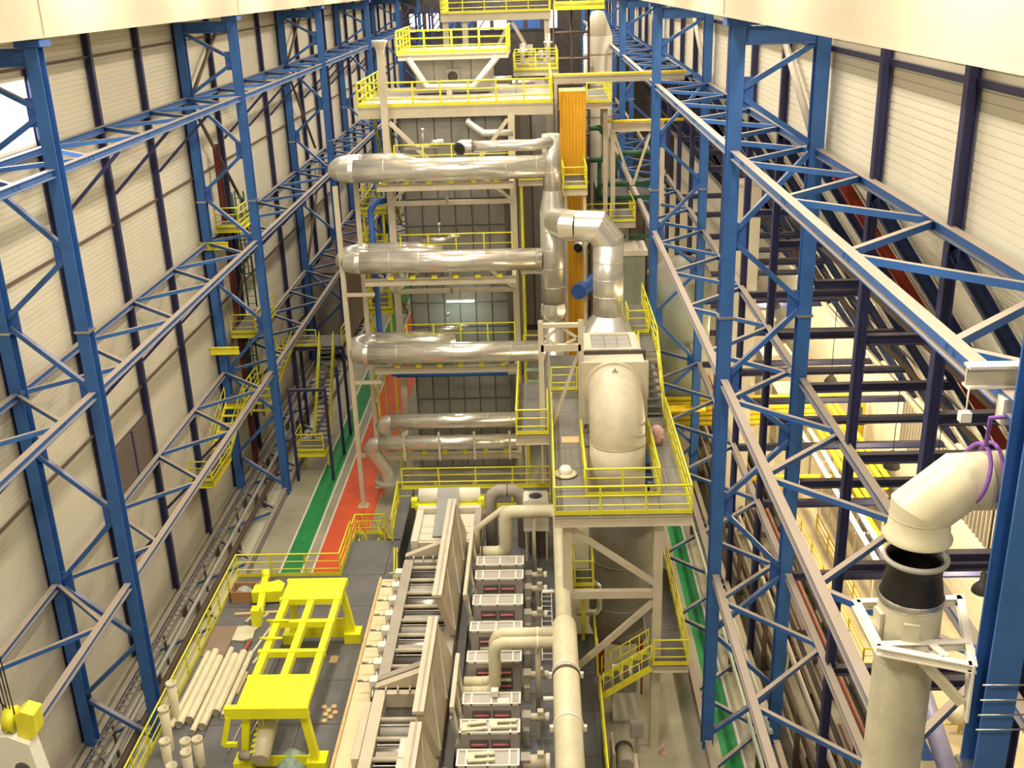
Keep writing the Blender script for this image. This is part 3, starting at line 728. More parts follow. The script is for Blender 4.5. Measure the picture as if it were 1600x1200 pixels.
for k in range(7): obj('slat', MB().beam((-.32, -.5 + k * .2, .28 + k * .066), (-.05, -.5 + k * .2, .36 + k * .066), .1, .03), YELB, pk)
obj('tail', MB().tube([(-.3, -.3, 0), (-.75, -.2, -.1)], .16, 8), TAUPE, pk)
obj('sling', MB().tube([(0, .2, .6), (0, .2, 1.5)], .03, 6), YEL, pk)
tag(obj('tarpaulin', MB().lathe([(.0, .52), (.2, .5), (.34, .36), (.48, .2), (.55, 0)], (0,0,0), 9, True), mat('mint_tarp', (.35, .48, .42), .6, var=.35, scale=5, bump=.8), None, (-8.6, 27.9, 4.0)), 'crumpled pale green tarpaulin under the lifting frame', 'tarpaulin')

# ---- other yellow bracket and loose material on the deck
yb = thing('yellow_bracket', 'small yellow lifting bracket lying on the deck behind the cardboard box', 'bracket', (-11.85, 37.4, 4.0))
obj('bar', MB().beam((.1, -1.1, .3), (-.2, 1.3, .5), .26, .3), YELB, yb)
obj('cross_plate', MB().poly([(-.5, .1, .1), (.75, .2, .1), (.75, .8, .1), (.45, 1.1, .1), (-.5, .7, .1)], (0, 0, .5)), YELB, yb)
obj('socket', MB().box(-.12, .22, -1.5, -1.1, 0, .75), YELB, yb)
obj('roller', MB().tube([(-.35, 1.45, .65), (-.05, 1.5, .65)], .2, 12), YELB, yb)
rnd = random.Random(3)
names = ['leftmost', 'second', 'third', 'fourth', 'fifth', 'sixth', 'rightmost']
for k in range(7):
    x = -13.25 + k * .28; r = .15 if k % 3 else .11
    y0 = 29.4 + rnd.random() * 1.0; y1 = 33.6 + rnd.random() * .8
    p = thing('plastic_pipe', names[k] + ' long cream pipe lying lengthwise in the pile on the deck', 'pipe', (x, y0, 4.0 + r))
    obj('tube', MB().tube([(0, 0, 0), (.05, y1 - y0, 0)], r, 12, False), DUCTC, p)
    obj('bore', MB().tube([(0, .02, 0), (.05, y1 - y0 - .02, 0)], r * .86, 12, True), TAUPE, p)
for k, (x, y, h) in enumerate(((-13.2, 30.2, 1.6), (-12.95, 28.7, 1.7), (-12.65, 27.7, 1.2), (-12.1, 28.0, .95), (-11.65, 27.9, 1.1), (-11.75, 27.1, 1.25), (-12.25, 27.0, .8))):
    p = thing('pipe_offcut', ('upright cream pipe offcut nearest the railing', 'tall upright pipe offcut beside the railing', 'upright cream offcut in the middle of the pipe pile', 'short upright offcut in front of the long pipes', 'upright pipe offcut at the right rim of the pile', 'frontmost wide upright pipe offcut', 'lowest upright offcut at the front of the pile')[k], 'pipe', (x, y, 4.0))
    obj('tube', MB().lathe([(.14, 0), (.17, h), (.145, h), (.12, .1)], (0,0,0), 14), DUCTC, p)
    obj('collar', MB().lathe([(.172, h - .12), (.185, h - .1), (.185, h), (.17, h)], (0,0,0), 14), CREAM, p)
bx = thing('cardboard_box', 'open brown cardboard box full of scrap beside the deck railing', 'box', (-12.85, 38.1, 4.0))
obj('walls', MB().box(-.5, .5, -.4, -.36, 0, .5).box(-.5, .5, .36, .4, 0, .5).box(-.5, -.46, -.4, .4, 0, .5).box(.46, .5, -.4, .4, 0, .5), CARD, bx)
obj('flap', MB().poly([(.5, -.4, .5), (.5, .4, .5), (.75, .4, .62)], (0, 0, .02)), CARD, bx)
obj('scrap', MB().lathe([(0, .5), (.2, .46), (.38, .3), (.42, .05)], (0, 0, 0), 7, False), mat('scrap', (.35, .36, .33), .4, var=.6, scale=8), bx)
tag(obj('sack', MB().lathe([(0, 0), (.25, .02), (.28, .25), (.2, .5), (.06, .56), (0, .5)], (0,0,0), 10), WHITE, None, (-12.1, 38.3, 4.0)), 'small white sack between cardboard box and yellow bracket', 'sack')
tag(obj('cutout_board', MB().poly([(-.5,-.4,0),(.2,-.5,0),(.55,-.3,0),(.5,.2,0),(.6,.45,0),(.1,.55,0),(-.45,.45,0),(-.62,.1,0)], (0,0,.05)), DUCTC, None, (-12.3, 35.4, 4.0)), 'irregular cream offcut board on the deck', 'board')
tag(obj('brown_sheet', MB().box(-.5, .4, -1, 1, 0, .06), mat('brown_panel', (.24, .17, .12), .6), None, (-12.95, 34.9, 4.0)), 'flat brown panel behind the pipe pile', 'panel')
tag(obj('plank', MB().beam((-12.9, 36.75, 4.05), (-11.0, 36.9, 4.05), .12, .08), WOOD), 'long thin plank in front of the cardboard box', 'plank')
tag(obj('plank', MB().beam((-11.5, 32.9, 4.03), (-11.55, 31.6, 4.03), .3, .05), WOOD), 'short broad plank right of the pipe pile', 'plank')
tag(obj('plank', MB().box(-8.4, -8.1, 33.4, 33.85, 4.0, 4.04), WOOD), 'square piece of plywood beside the lifting frame foot', 'plank')
for k, (a, b) in enumerate((((-12.3, 36.2), (-11.9, 37.2)), ((-11.9, 36.1), (-11.5, 36.9)), ((-11.6, 33.6), (-11.1, 36.3)), ((-11.3, 33.4), (-10.8, 35.4)))):
    tag(obj('batten', MB().beam((a[0], a[1], 4.04), (b[0], b[1], 4.04), .09, .07), DUCTC), ('left', 'second', 'third', 'right')[k] + ' thin cream batten beside the offcut board', 'batten')
tag(obj('red_bar', MB().tube([(-11.95, 33.6, 4.08), (-11.75, 34.8, 4.08)], .08, 8), mat('rusty_red', (.33, .09, .05), .5)), 'rusty red bar among the battens', 'bar')
for k in range(2): tag(obj('steel_rod', MB().tube([(-10.9 + k * .5, 28.5, 4.04), (-10.4 + k * .5, 36.2, 4.04)], .03, 6), STEEL), ('left', 'right')[k] + ' long thin steel rod on the deck under the lifting frame', 'rod')
for k, (dx, dy) in enumerate(((-.25, .3), (.1, .32), (-.05, .12), (.2, 0), (-.12, -.1), (.08, -.25), (-.1, -.45))):
    p = tag(obj('wood_disc', MB().lathe([(0, 0), (.11, 0), (.11, .05), (0, .05)], (0,0,0), 12), WOOD, None, (-7.85 + dx, 30.5 + dy, 4.0)), 'thin wooden disc in the small scatter on the dark deck', 'disc', 'wooden discs on the deck')

# ================================================================== ROLLER MACHINE
mc = thing('roller_machine', 'long taupe roller machine with open hoods in the foreground', 'machine', (-5, 22, 4.0))
def mx(*a): return MB().box(a[0] + 5, a[1] + 5, a[2] - 22, a[3] - 22, a[4], a[5])
obj('ledge_board', mx(-7.1, -6.42, 20.5, 38.9, .02, .3), mat('ledge_ply', (.70, .60, .37), .6, var=.12), mc)
obj('ledge_lip', mx(-7.2, -7.1, 20.5, 38.9, .02, .42), WOOD, mc)
obj('bed', mx(-6.1, -3.2, 20.5, 39.4, .02, .45), DARKM, mc)
for (a, b, m) in ((31.1, 39.3, TAUPE), (20.5, 30.45, CREAM)):
    obj('side_beam', mx(-6.15, -5.75, a, b, .0, 1.0), m, mc)
    obj('side_beam', mx(-4.0, -3.6, a, b, .0, 1.0), TAUPE, mc)
    obj('end_beam', mx(-5.75, -4.0, b - .25, b, .2, 1.0), m, mc)
for y, m in ((39.55, CREAM), (30.95, TAUPE), (30.55, CREAM)):
    obj('hood_end', MB().poly([(-1.15, y - 22, 1.0), (1.0, y - 22, 1.0), (1.0, y - 22, 1.85)], (0, .3, 0)), m, mc)
for k in range(4):
    for y in (39.3, 30.4): obj('tab', MB().box(-.75 + k * .42, -.71 + k * .42, y - 22 - .25, y - 22, 1.0, 1.2), CREAM, mc)
y = 38.8; i = 0
while y > 20.8:
    if not (29.9 < y < 31.2):
        obj('guide_bar', MB().tube([(-.75, y - 22, .88), (1.0, y - 22, .88)], .085, 10), CREAM, mc)
        obj('roller', MB().tube([(-.72, y - 22 - .42, .62), (1.0, y - 22 - .42, .62)], .22, 14), (DARKM, GREYM, STEEL)[i % 3], mc)
        if i % 2: obj('web_sheet', MB().box(-.7, 1.0, y - 22 - .85, y - 22 - .3, .78, .81), (GREYM, PANELG, TAUPE)[i % 3], mc)
        obj('scraper', MB().beam((-.72, y - 22 - .2, .8), (1.0, y - 22 - .2, .8), .05, .05), STEEL, mc)
    y -= .98; i += 1
obj('cloth_sheet', mx(-4.95, -4.0, 26.2, 28.0, .92, .95), WHITE, mc)
# valve brackets along the ledge
for k in range(16):
    yy = 38.6 - k * 1.05
    if 26.6 < yy < 30.6: continue
    p = obj('valve_block', MB().box(-.16, .12, -.18, .18, .0, .34), WHITE, mc, (-1.3, yy - 22, .55))
    obj('handle', MB().tube([(-.1, .05, .2), (-.62, .05, .2)], .045, 8), STEEL, p)
    obj('cylinder', MB().tube([(-.02, -.2, .1), (-.02, -.62, -.05)], .07, 8), STEEL, p)
    obj('stay', MB().box(-.06, .06, -.06, .06, -.55, 0), DARKM, p)
obj('cover_bar', mx(-6.5, -6.25, 27.3, 30.2, .3, .7), CREAM, mc)
# open lids
for k, (a, b) in enumerate(((33.4, 41.0), (26.8, 31.9), (20.8, 26.2))):
    ld = thing('hood_cover', ('far', 'middle', 'near')[k] + ' open hood lid standing upright over the rollers', 'lid', (-3.95, a, 4.0))
    L = b - a
    obj('panel', MB().poly([(-.30, 0, 2.9), (-.06, 0, 2.9), (.42, 0, 1.2), (.18, 0, 1.2)], (0, L, 0)), mat('cover_tan', (.42, .355, .24), .5), ld)
    obj('top_flange', MB().poly([(-.36, -.06, 2.86), (.0, -.06, 2.86), (.0, -.06, 2.98), (-.36, -.06, 2.98)], (0, L + .12, 0)), CREAM, ld)
    obj('top_groove', MB().poly([(-.2, -.07, 2.985), (-.13, -.07, 2.985), (-.13, -.07, 3.0), (-.2, -.07, 3.0)], (0, L + .14, 0)), TAUPE, ld)
    n = max(2, round(L / 2.6))
    for q in range(n):
        y0 = L * q / n
        obj('stiffener', MB().beam((-.02, y0 + L / n * .95, 2.8), (.42, y0 + .15, 1.3), .06, .05, up=(1,0,.3)), TAUPE, ld)
    # counter frame
    cf = thing('prop_trestle', ('far', 'middle', 'near')[k] + ' tubular support frame behind the open hood lid', 'frame', (-3.2, a + 1.0, 4.0))
    l2 = L - 2.2
    obj('top_bar', MB().beam((0, 0, 2.2), (0, l2, 2.2), .14, .22), CREAM, cf)
    for q in range(3):
        yq = l2 * (.12 + .38 * q)
        obj('strut', MB().beam((0, yq, 2.1), (.3, yq - .7, .4), .09, .12), CREAM, cf)
        obj('strut', MB().beam((-.02, yq - .6, 2.1), (.3, yq - .5, .4), .07, .1), TAUPE, cf)
        obj('gear_case', MB().poly([(.1, yq - .9, .5), (.34, yq - .9, .5), (.34, yq - .9, 1.0), (.2, yq - .9, 1.35), (.1, yq - .9, 1.2)], (0, .45, 0)), GREYM, cf)
        obj('pivot', MB().tube([(.15, yq - .4, .55), (.5, yq - .4, .55)], .1, 8), TAUPE, cf)
    obj('foot_rail', MB().beam((.32, -.6, .35), (.32, l2, .35), .16, .3), TAUPE, cf)

# ---- glazed guard boxes
gw = mat('guard_mesh', (.42, .39, .35), .4, var=.08); gs = mat('guard_side', (.40, .365, .33), .4, var=.15)
def guard(label, y0, y1, x0=-2.95):
    t = thing('guard_box', label, 'guard', ((x0 - 1.05) / 2, y0, 4.0)); w = (-1.05 - x0) / 2; d = y1 - y0
    obj('body', MB().box(-w, w, .0, d, .05, 1.44), gs, t)
    for x in (-w, -w + .28, 0, w - .28, w): obj('frame_bar', MB().box(x - .03, x + .03, -.02, d + .02, 1.44, 1.52), WHITE, t)
    for yy in (-.02, d - .02): obj('frame_bar', MB().box(-w - .03, w + .03, yy, yy + .05, 1.45, 1.53), WHITE, t)
    for a, b in ((-w + .03, -w + .25), (-w + .31, -.03), (.03, w - .31), (w - .25, w - .03)):
        obj('mesh_panel', MB().box(a, b, .03, d - .03, 1.44, 1.475), gw, t)
    for a, b in ((-w + .3, -.04), (.04, w - .3)):
        wn = obj('side_window', MB().box(a, b, -.03, -.005, .35, 1.25), mat('guard_glass', (.16, .14, .125), .15, var=.2), t)
        for z, m_ in ((1.08, PINK), (.78, DUCTC), (.52, PINK)): obj('roll', MB().tube([(a + .05, -.07, z), (b - .05, -.07, z)], .045 if m_ is PINK else .07, 8), m_, wn)
    return t
GY = [(37.9, 38.56), (36.8, 37.44), (34.93, 35.61), (33.18, 33.76), (31.29, 31.9), (28.96, 29.53), (27.52, 28.15), (26.0, 26.71)]
for k, (a, b) in enumerate(GY):
    guard((['farthest', 'second', 'third', 'fourth', 'fifth', 'sixth', 'seventh', 'nearest'][k]) + ' white-rimmed guard box in the row beside the rollers, counted from the back', a, b)
for k, (x, y, rz) in enumerate(((-2.5, 27.65, .15), (-1.55, 27.75, .05), (-2.2, 26.2, .08))):
    f = thing('forked_board', ('left forked cream board on the seventh guard box', 'right forked cream board on the seventh guard box', 'forked cream board on the nearest guard box')[k], 'board', (x, y, 5.53), rz)
    obj('prong', MB().box(-.42, .42, -.08, .04, 0, .07), DUCTC, f)
    obj('prong', MB().box(-.42, .42, .2, .34, 0, .07), DUCTC, f)
    obj('bridge', MB().box(-.45, -.2, .04, .2, 0, .07), DUCTC, f)
tag(obj('paper_box', MB().box(-.12, .12, -.12, .12, 0, .22), WHITE, None, (-1.9, 29.4, 5.53)), 'tiny white carton on the sixth guard box', 'carton')
tag(obj('paper_sheet', MB().box(-.2, .2, -.12, .12, 0, .012), WHITE, None, (-1.6, 29.1, 5.53)), 'white sheet of paper on the sixth guard box', 'paper')
# ---- motors beyond the guards
for k, y in enumerate((38.15, 37.1, 35.25, 33.4, 31.4, 29.1, 26.9)):
    big = k == 6
    r = .24 if big else .13
    t = thing('drive_motor', ['farthest', 'second', 'third', 'fourth', 'fifth', 'sixth', 'nearest, largest'][k] + ' small cream drive motor beside the guard boxes, counted from the back', 'motor', (-.55, y, 4.0))
    obj('stator', MB().tube([(-.4, 0, .85), (.35, 0, .85)], r, 14), CREAM, t)
    obj('end_cap', MB().tube([(.35, 0, .85), (.48, 0, .85)], r * 1.15, 14), WHITE, t)
    obj('junction_box', MB().box(.08, .28, -.1, .1, .85 + r, .85 + r + .14), CREAM, t)
    obj('gearbox', MB().box(-.45, -.15, -.2, .2, .55, .85 + r), TAUPE, t)
    obj('stand', MB().box(-.4, -.2, -.4, -.2, 0, .6).box(.0, .15, -.1, .1, 0, .75), TAUPE, t)
tr = thing('cable_ladder', 'white cable ladder lying along the deck beside the drive motors', 'cable ladder', (-.1, 33.2, 4.1))
for x in (-.2, .2): obj('rail', MB().box(x - .02, x + .02, 0, 5, 0, .06), WHITE, tr)
for k in range(14): obj('rung', MB().box(-.2, .2, .1 + k * .36, .14 + k * .36, .01, .04), WHITE, tr)
tag(obj('blue_drum', MB().lathe([(0, 0), (.22, 0), (.24, .3), (.22, .62), (.18, .66), (0, .66)], (0,0,0), 14), BLUE2, None, (-1.25, 39.35, 4.0)), 'small dark blue drum behind the guard boxes', 'drum')
tag(obj('barrier_roll', MB().lathe([(0, 0), (.16, 0), (.16, .5), (0, .5)], (0,0,0), 10), MATS['red_white_sack'], None, (-2.05, 38.95, 4.0)), 'red and white striped roll behind the farthest guard box', 'roll')

# ---- cream header pipe with branches
hp = thing('header_pipe', 'thick cream header pipe running toward the viewer right of the motors', 'pipe', (.5, 20, 7.0))
obj('wide_run', MB().tube([(0, 0, 0), (0, 11.2, 0), (0, 11.6, 0)], [.43, .43, .28], 28), DUCTC, hp)
obj('narrow_run', MB().tube([(0, 11.6, 0), (0, 19.2, 0), (-.06, 19.5, 0), (-.3, 19.72, 0), (-2.0, 19.72, 0), (-2.22, 19.72, -.1), (-2.3, 19.72, -.35), (-2.3, 19.72, -1.6), (-2.4, 19.72, -1.85), (-2.65, 19.72, -1.95), (-3.6, 19.72, -1.95)], .28, 20), DUCTC, hp)
for yy in (2.4, 6.0, 8.6): 
    c = obj('clamp', MB().tube([(0, yy - .04, 0), (0, yy + .04, 0)], .46, 28), WHITE, hp)
    for x in (-.5, .5): obj('bolt', MB().box(x - .06, x + .06, yy - .06, yy + .06, -.2, -.02), WHITE, c)
obj('coupling', MB().tube([(0, 8.3, 0), (0, 8.42, 0)], .455, 28), BROWN, hp)
for yy in (3.6, 7.4, 13.6): obj('nozzle', MB().tube([(-.3, yy, -.1), (-.75, yy, -.1)], .07, 10), WHITE, hp)
obj('flange', MB().tube([(-3.3, 19.72, -1.95), (-3.36, 19.72, -1.95)], .34, 18), DARKM, hp)
obj('stand', MB().tube([(-1.1, 19.72, -3.0), (-1.1, 19.72, -.2)], .08, 8), CREAM, hp)
for x, y in ((.0, 4.5), (.0, 10.2), (0, 15)): obj('stand', MB().beam((x, y, -3.0), (x, y, -.3), .14, .14), CREAM, hp)
for k, y in enumerate((30.75, 30.2)):
    b = thing('branch_pipe', ('rear', 'front')[k] + ' of the twin cream branch pipes looping down to the machine', 'pipe', (.5, y, 7.0))
    obj('tube', MB().tube([(-.1, 0, .05), (-2.1, 0, .05), (-2.3, 0, -.05), (-2.42, 0, -.3), (-2.42, 0, -1.6 + k * .0), (-2.5, 0, -1.85), (-2.75, 0, -1.95), (-3.9, 0, -1.95)], .2, 16), DUCTC, b)
    for x in (-2.9, -3.2): obj('ring', MB().tube([(x, 0, -1.95), (x + .05, 0, -1.95)], .215, 16), DUCTC, b)
    obj('flange', MB().tube([(-3.55, 0, -1.95), (-3.62, 0, -1.95)], .27, 16), SHADOWM, b)
    obj('strap', MB().tube([(-.95, 0, .05), (-.88, 0, .05)], .215, 16), WHITE, b)
tag(obj('pipe_prop', MB().tube([(-.45, 30.45, 4.0), (-.42, 30.45, 6.75)], .09, 8), CREAM), 'upright prop under the twin branch pipes', 'prop')
tag(obj('slim_pipe', MB().tube([(.35, 40.2, 6.9), (-1.9, 40.2, 6.9), (-3.0, 39.6, 6.3), (-3.05, 39.5, 5.2)], .13, 12), CREAM), 'slim pale pipe bending beside the thick cream pipe', 'pipe')
cb = thing('white_tank', 'white boxy tank with a dark oval hatch standing on legs', 'tank', (-.5, 40.7, 4.0))
obj('body', MB().poly([(-.55, 0, 1.5), (.55, 0, 1.5), (.55, 0, 2.9), (.48, 0, 3.0), (-.48, 0, 3.0), (-.55, 0, 2.9)], (0, .95, 0)), WHITE, cb)
obj('hatch', MB().lathe([(0, 3.015), (.27, 3.015), (.29, 3.0)], (0, .45, 0), 20), DARKM, cb)
for x in (-.45, .45):
    for yy in (.1, .85): obj('leg', MB().box(x - .04, x + .04, yy - .04, yy + .04, 0, 1.5), CREAM, cb)
obj('drain_box', MB().box(-.3, .4, .1, .8, .3, 1.5), DARKM, cb)
up = thing('loop_pipe', 'taupe pipe looping over in an arch behind the white tank', 'pipe', (-1.8, 42.0, 4.0))
obj('tube', MB().tube([(-.72, 0, 0), (-.72, 0, 2.35), (-.62, 0, 2.68), (-.35, 0, 2.86), (.3, 0, 2.86), (.58, 0, 2.68), (.7, .05, 2.35), (.72, .1, 0)], .27, 16), TAUPE, up)
obj('seam', MB().tube([(.02, 0, 2.86), (.06, 0, 2.86)], .28, 16), DARKM, up)
# ---- unwinder
uw = thing('unwinder', 'pale machine end with a white roll in a yellow cradle and grey web', 'machine', (-4.6, 40.3, 4.0))
obj('body', MB().box(-1.35, 1.35, 0, 2.6, 0, 1.25), GIRD, uw)
obj('upright', MB().box(-1.35, -1.05, -.2, 3.2, 0, 1.45), GIRD, uw); obj('upright', MB().box(1.3, 1.6, -.2, 3.2, 0, 1.45), TAUPE, uw)
obj('head_beam', MB().box(-1.3, 1.5, 2.7, 3.0, 1.0, 1.5), GIRD, uw)
for k in range(3): obj('slat', MB().box(-1.0, 1.3, .15 + k * .6, .7 + k * .6, 1.25, 1.3), GIRD, uw)
obj('cradle', MB().beam((-1.5, 3.25, 1.35), (1.6, 3.25, 1.35), .3, .22), YELB, uw)
for x in (-1.55, 1.55): obj('cradle_horn', MB().box(x - .14, x + .14, 3.15, 3.5, 1.3, 1.7), YELB, uw)
obj('paper_roll', MB().tube([(-1.35, 3.6, 1.7), (1.5, 3.6, 1.7)], .36, 22), WHITE, uw)
obj('grey_web', MB().poly([(-.45, 3.6, 2.08), (-.45, 3.22, 1.98), (-.45, 2.6, 1.56), (-.45, .3, 1.36), (-.45, .3, 1.40), (-.45, 2.55, 1.60), (-.45, 3.2, 2.03), (-.45, 3.6, 2.11)], (1.0, 0, 0)), mat('grey_web', (.27, .27, .25), .45), uw)
wk = thing('rear_walkway', 'narrow dark walkway with yellow rails behind the pale machine end', 'walkway', (-3.4, 45.3, 0))
obj('deck_plate', MB().box(-3.8, 3.6, 0, 1.6, 4.55, 4.6), DECK, wk)
obj('edge_beam', MB().box(-3.8, 3.6, 0, .1, 4.2, 4.55), YEL, wk)
obj('edge_beam', MB().box(-3.8, 3.6, 1.5, 1.6, 4.2, 4.55), YEL, wk)
for x in (-3.6, 0, 3.4): obj('leg', MB().box(x - .1, x + .1, .6, .8, 0, 4.5), CREAM, wk)
railing(wk, [(-3.75, 1.55, 4.6), (3.55, 1.55, 4.6)], sp=1.8); railing(wk, [(-3.75, .05, 4.6), (3.55, .05, 4.6)], sp=1.8, toe=False)
sw = thing('side_walkway', 'dark sloping gangway with a low wall left of the pale machine end', 'walkway', (-6.75, 40.3, 0))
obj('deck_plate', MB().poly([(-.42, 2.5, 4.02), (.3, 2.5, 4.02), (.3, 5.2, 4.6), (-.42, 5.2, 4.6)], (0, 0, .05)), DECK, sw)
obj('low_wall', MB().box(.3, .36, -.9, 5.2, 4.0, 5.3), DARKM, sw)
railing(sw, [(-.42, 2.5, 4.05), (-.42, 5.2, 4.6)], sp=.9)
obj('hand_post', MB().beam((.1, -1.2, 4.0), (.1, -.3, 5.2), .06, .09), YEL, sw); obj('hand_post', MB().beam((.22, -1.2, 4.0), (.22, -.3, 5.2), .06, .09), YEL, sw)
platform('stair_landing', 'low yellow railed landing behind the deck beside the red lane', -9.6, -8.0, 44.6, 46.4, 2.4, rails=[[(-8.05, 46.3), (-9.55, 46.3), (-9.55, 44.65)]], tiles=(1.6, 1.8), bh=.2, beamm=YEL)
stair('deck_stair', 'short yellow stair from the landing up to the dark deck', (-8.3, 44.6, 2.4), (-8.3, 42.85, 3.95), .9, (1,0,0))
stair('floor_stair', 'yellow stair from the floor up to the low landing', (-8.9, 50.2, 0), (-8.9, 46.45, 2.4), .9, (1,0,0))

# ---- walkway, stair and items right of the header pipe
lw = platform('lower_walkway', 'long narrow dark walkway with yellow rails right of the header pipe', 1.05, 1.85, 22, 36.6, 3.0, rails=[[(1.8, 22), (1.8, 32.3)], [(1.8, 33.8), (1.8, 36.5)]], tiles=(.8, 2.4), bh=.25, deckm=DECK)
ew = platform('east_walkway', 'grey walkway with yellow rails below the raised platform', 3.75, 5.1, 32.7, 39.6, 4.2, rails=[[(3.8, 32.75), (5.05, 32.75), (5.05, 39.5)]], tiles=(1.35, 2.3), bh=.25)
stair('cross_stair', 'yellow stair climbing from the narrow walkway to the grey walkway', (1.95, 33.1, 3.0), (3.7, 33.1, 4.2), 1.0, (0,1,0))
stair('upper_stair', 'dark stair rising behind the grey walkway toward the raised platform', (4.4, 39.7, 4.2), (4.4, 43.6, 7.4), 1.0, (1,0,0), rail=False, treadm=DARKM)
tag(obj('silver_loop', MB().tube([(1.1, 36.4, 5.6), (1.75, 36.4, 5.6), (2.0, 36.4, 5.4), (2.05, 36.4, 4.4), (1.9, 36.4, 4.15), (1.1, 36.4, 4.15)], .13, 12), SILVER), 'short silver pipe loop beside the thick header pipe', 'pipe')
bt_ = thing('blue_tray', 'blue cable tray stacked with hoses along the right deck edge', 'tray', (.78, 26, 4.0))
obj('tray', MB().box(-.12, .12, 0, 10.6, .6, .68), BLUE2, bt_)
for k in range(5): obj('leg', MB().box(-.04, .04, .3 + k * 2.4, .4 + k * 2.4, 0, .6), BLUE2, bt_)
obj('hose_bundle', MB().tube([(-.05, .2, .75), (.05, 3, .78), (-.04, 6, .75), (.04, 10.3, .76)], .07, 8), mat('blue_hose', (.10, .18, .42), .4), bt_)
ca = thing('grey_cabinet', 'pale grey cabinet on the floor under the cross stair', 'cabinet', (3.0, 34.9, 0))
obj('body', MB().box(-.55, .55, 0, .6, 0, 2.3), WHITE, ca); obj('door', MB().box(-.5, .5, -.03, 0, .1, 2.2), WHITE, ca); obj('grille', MB().box(-.4, .4, -.05, -.03, 1.4, 2.0), GREYM, ca)
jb = thing('floor_box', 'small grey control box on a post on the floor near the column foot', 'box', (3.25, 33.0, 0))
obj('post', MB().box(-.05, .05, -.05, .05, 0, .9), GREYM, jb); obj('box', MB().box(-.25, .25, -.12, .12, .8, 1.5), GREYM, jb); obj('door', MB().box(-.2, .2, -.15, -.12, .86, 1.44), PANELG, jb)
pmx = thing('floor_pump', 'cream pump unit on the floor near the walkway end', 'pump', (2.7, 31.8, 0))
obj('base', MB().box(-.5, .5, -.6, .6, 0, .5), GIRD, pmx); obj('motor', MB().tube([(0, -.5, .85), (0, .35, .85)], .3, 14), TAUPE, pmx); obj('frame', MB().box(-.5, -.4, -.6, .6, .5, 1.5), CREAM, pmx)
obj('cap', MB().tube([(0, .35, .85), (0, .5, .85)], .34, 14), DARKM, pmx)
tag(obj('striped_cone', MB().lathe([(.16, 0), (.16, .04), (.09, .06), (.03, .5), (0, .5)], (0,0,0), 12), MATS['red_white_sack'], None, (4.25, 33.0, 0)), 'little red and white cone at the platform column foot', 'cone')
# ================================================================== RIGHT FOREGROUND DUCT
du = thing('cream_riser', 'thick cream riser pipe in the right foreground with a black rubber boot on top', 'duct', (5.13, 13.0, 0))
obj('pipe', MB().tube([(0,0,0), (0,0,19.62)], .415, 36, False), mat('weathered_duct', (.55, .51, .37), .42, var=.22, scale=1.1), du)
obj('sleeve', MB().lathe([(.43, 18.7), (.44, 19.0), (.44, 19.62), (.43, 19.7)], (0,0,0), 36), MATS['weathered_duct'], du)
obj('clamp_band', MB().lathe([(.445, 19.62), (.455, 19.64), (.455, 19.72), (.44, 19.74)], (0,0,0), 36), STEEL, du)
obj('rubber_boot', MB().lathe([(.435, 19.72), (.40, 19.95), (.375, 20.05), (.385, 20.2), (.43, 20.3), (.43, 20.34), (.38, 20.34), (.35, 20.15), (.35, 19.7), (0, 19.5)], (0,0,0), 36), BLACKR, du)
obj('boot_rim', MB().lathe([(.435, 20.28), (.45, 20.3), (.45, 20.34), (.41, 20.36), (.39, 20.33)], (0,0,0), 36), GREYM, du)
for a in (PI * 1.05, PI * 1.42): 
    c, s_ = math.cos(a), math.sin(a)
    obj('pad_plate', MB().beam((c * .46, s_ * .46, 18.85), (c * .46, s_ * .46, 19.5), .22, .05, up=(c, s_, 0)), MATS['weathered_duct'], du)
el = thing('duct_elbow', 'cream mitred duct elbow hanging in a purple sling above the black boot', 'duct elbow', (5.12, 13.0, 20.53))
obj('skirt', MB().lathe([(.455, .1), (.46, .14), (.42, .2), (.40, .42)], (0,0,0), 36), DUCTC, el)
obj('mitred_pipe', MB().tube([(0, 0, .36), (0, 0, .52), (.46, 0, .93), (1.62, 0, .98)], .40, 40, True, True, True), DUCTC, el)
for p_, q_ in (((.0, 0, .44), (0, 0, .45)), ((.80, 0, .945), (.815, 0, .9455))): obj('seam', MB().tube([p_, q_], .406, 40), CREAM, el)
slg = thing('lifting_sling', 'purple webbing sling looped around the hanging cream elbow', 'sling', (5.98, 13.0, 21.6))
ring = [(0.0 + .03 * math.cos(2 * PI * k / 24), .425 * math.sin(2 * PI * k / 24), .425 * math.cos(2 * PI * k / 24) - .02) for k in range(25)]
obj('loop', MB().tube(ring, .028, 6), PURPLE, slg)
ring2 = [(-.22 + .12 * math.cos(2 * PI * k / 24), .425 * math.sin(2 * PI * k / 24), .425 * math.cos(2 * PI * k / 24) - .03) for k in range(25)]
obj('loop', MB().tube(ring2, .028, 6), PURPLE, slg)
obj('leg', MB().tube([(-.1, 0, .38), (-.25, -.35, .95), (.15, -.5, 1.05)], .028, 6), PURPLE, slg)
br = thing('duct_bracket', 'white welded bracket holding the cream riser to the blue column', 'bracket', (5.2, 12.9, 19.15))
for p, q in (((-.62, .75, 0), (-.62, -.42, 0)), ((-.66, -.42, 0), (.5, -.86, 0)), ((-.62, .72, 0), (.95, .78, 0)), ((.95, .85, 0), (.48, -.9, 0)), ((-.6, -.38, .01), (.62, -.34, .01)), ((.1, -.36, 0), (.2, -.68, 0))):
    obj('arm', MB().hbeam(p, q, .11, .13, .02), WHITE, br)
obj('raker', MB().beam((-.1, -.45, -.08), (.44, -.8, -.62), .1, .12), MATS['weathered_duct'], br)
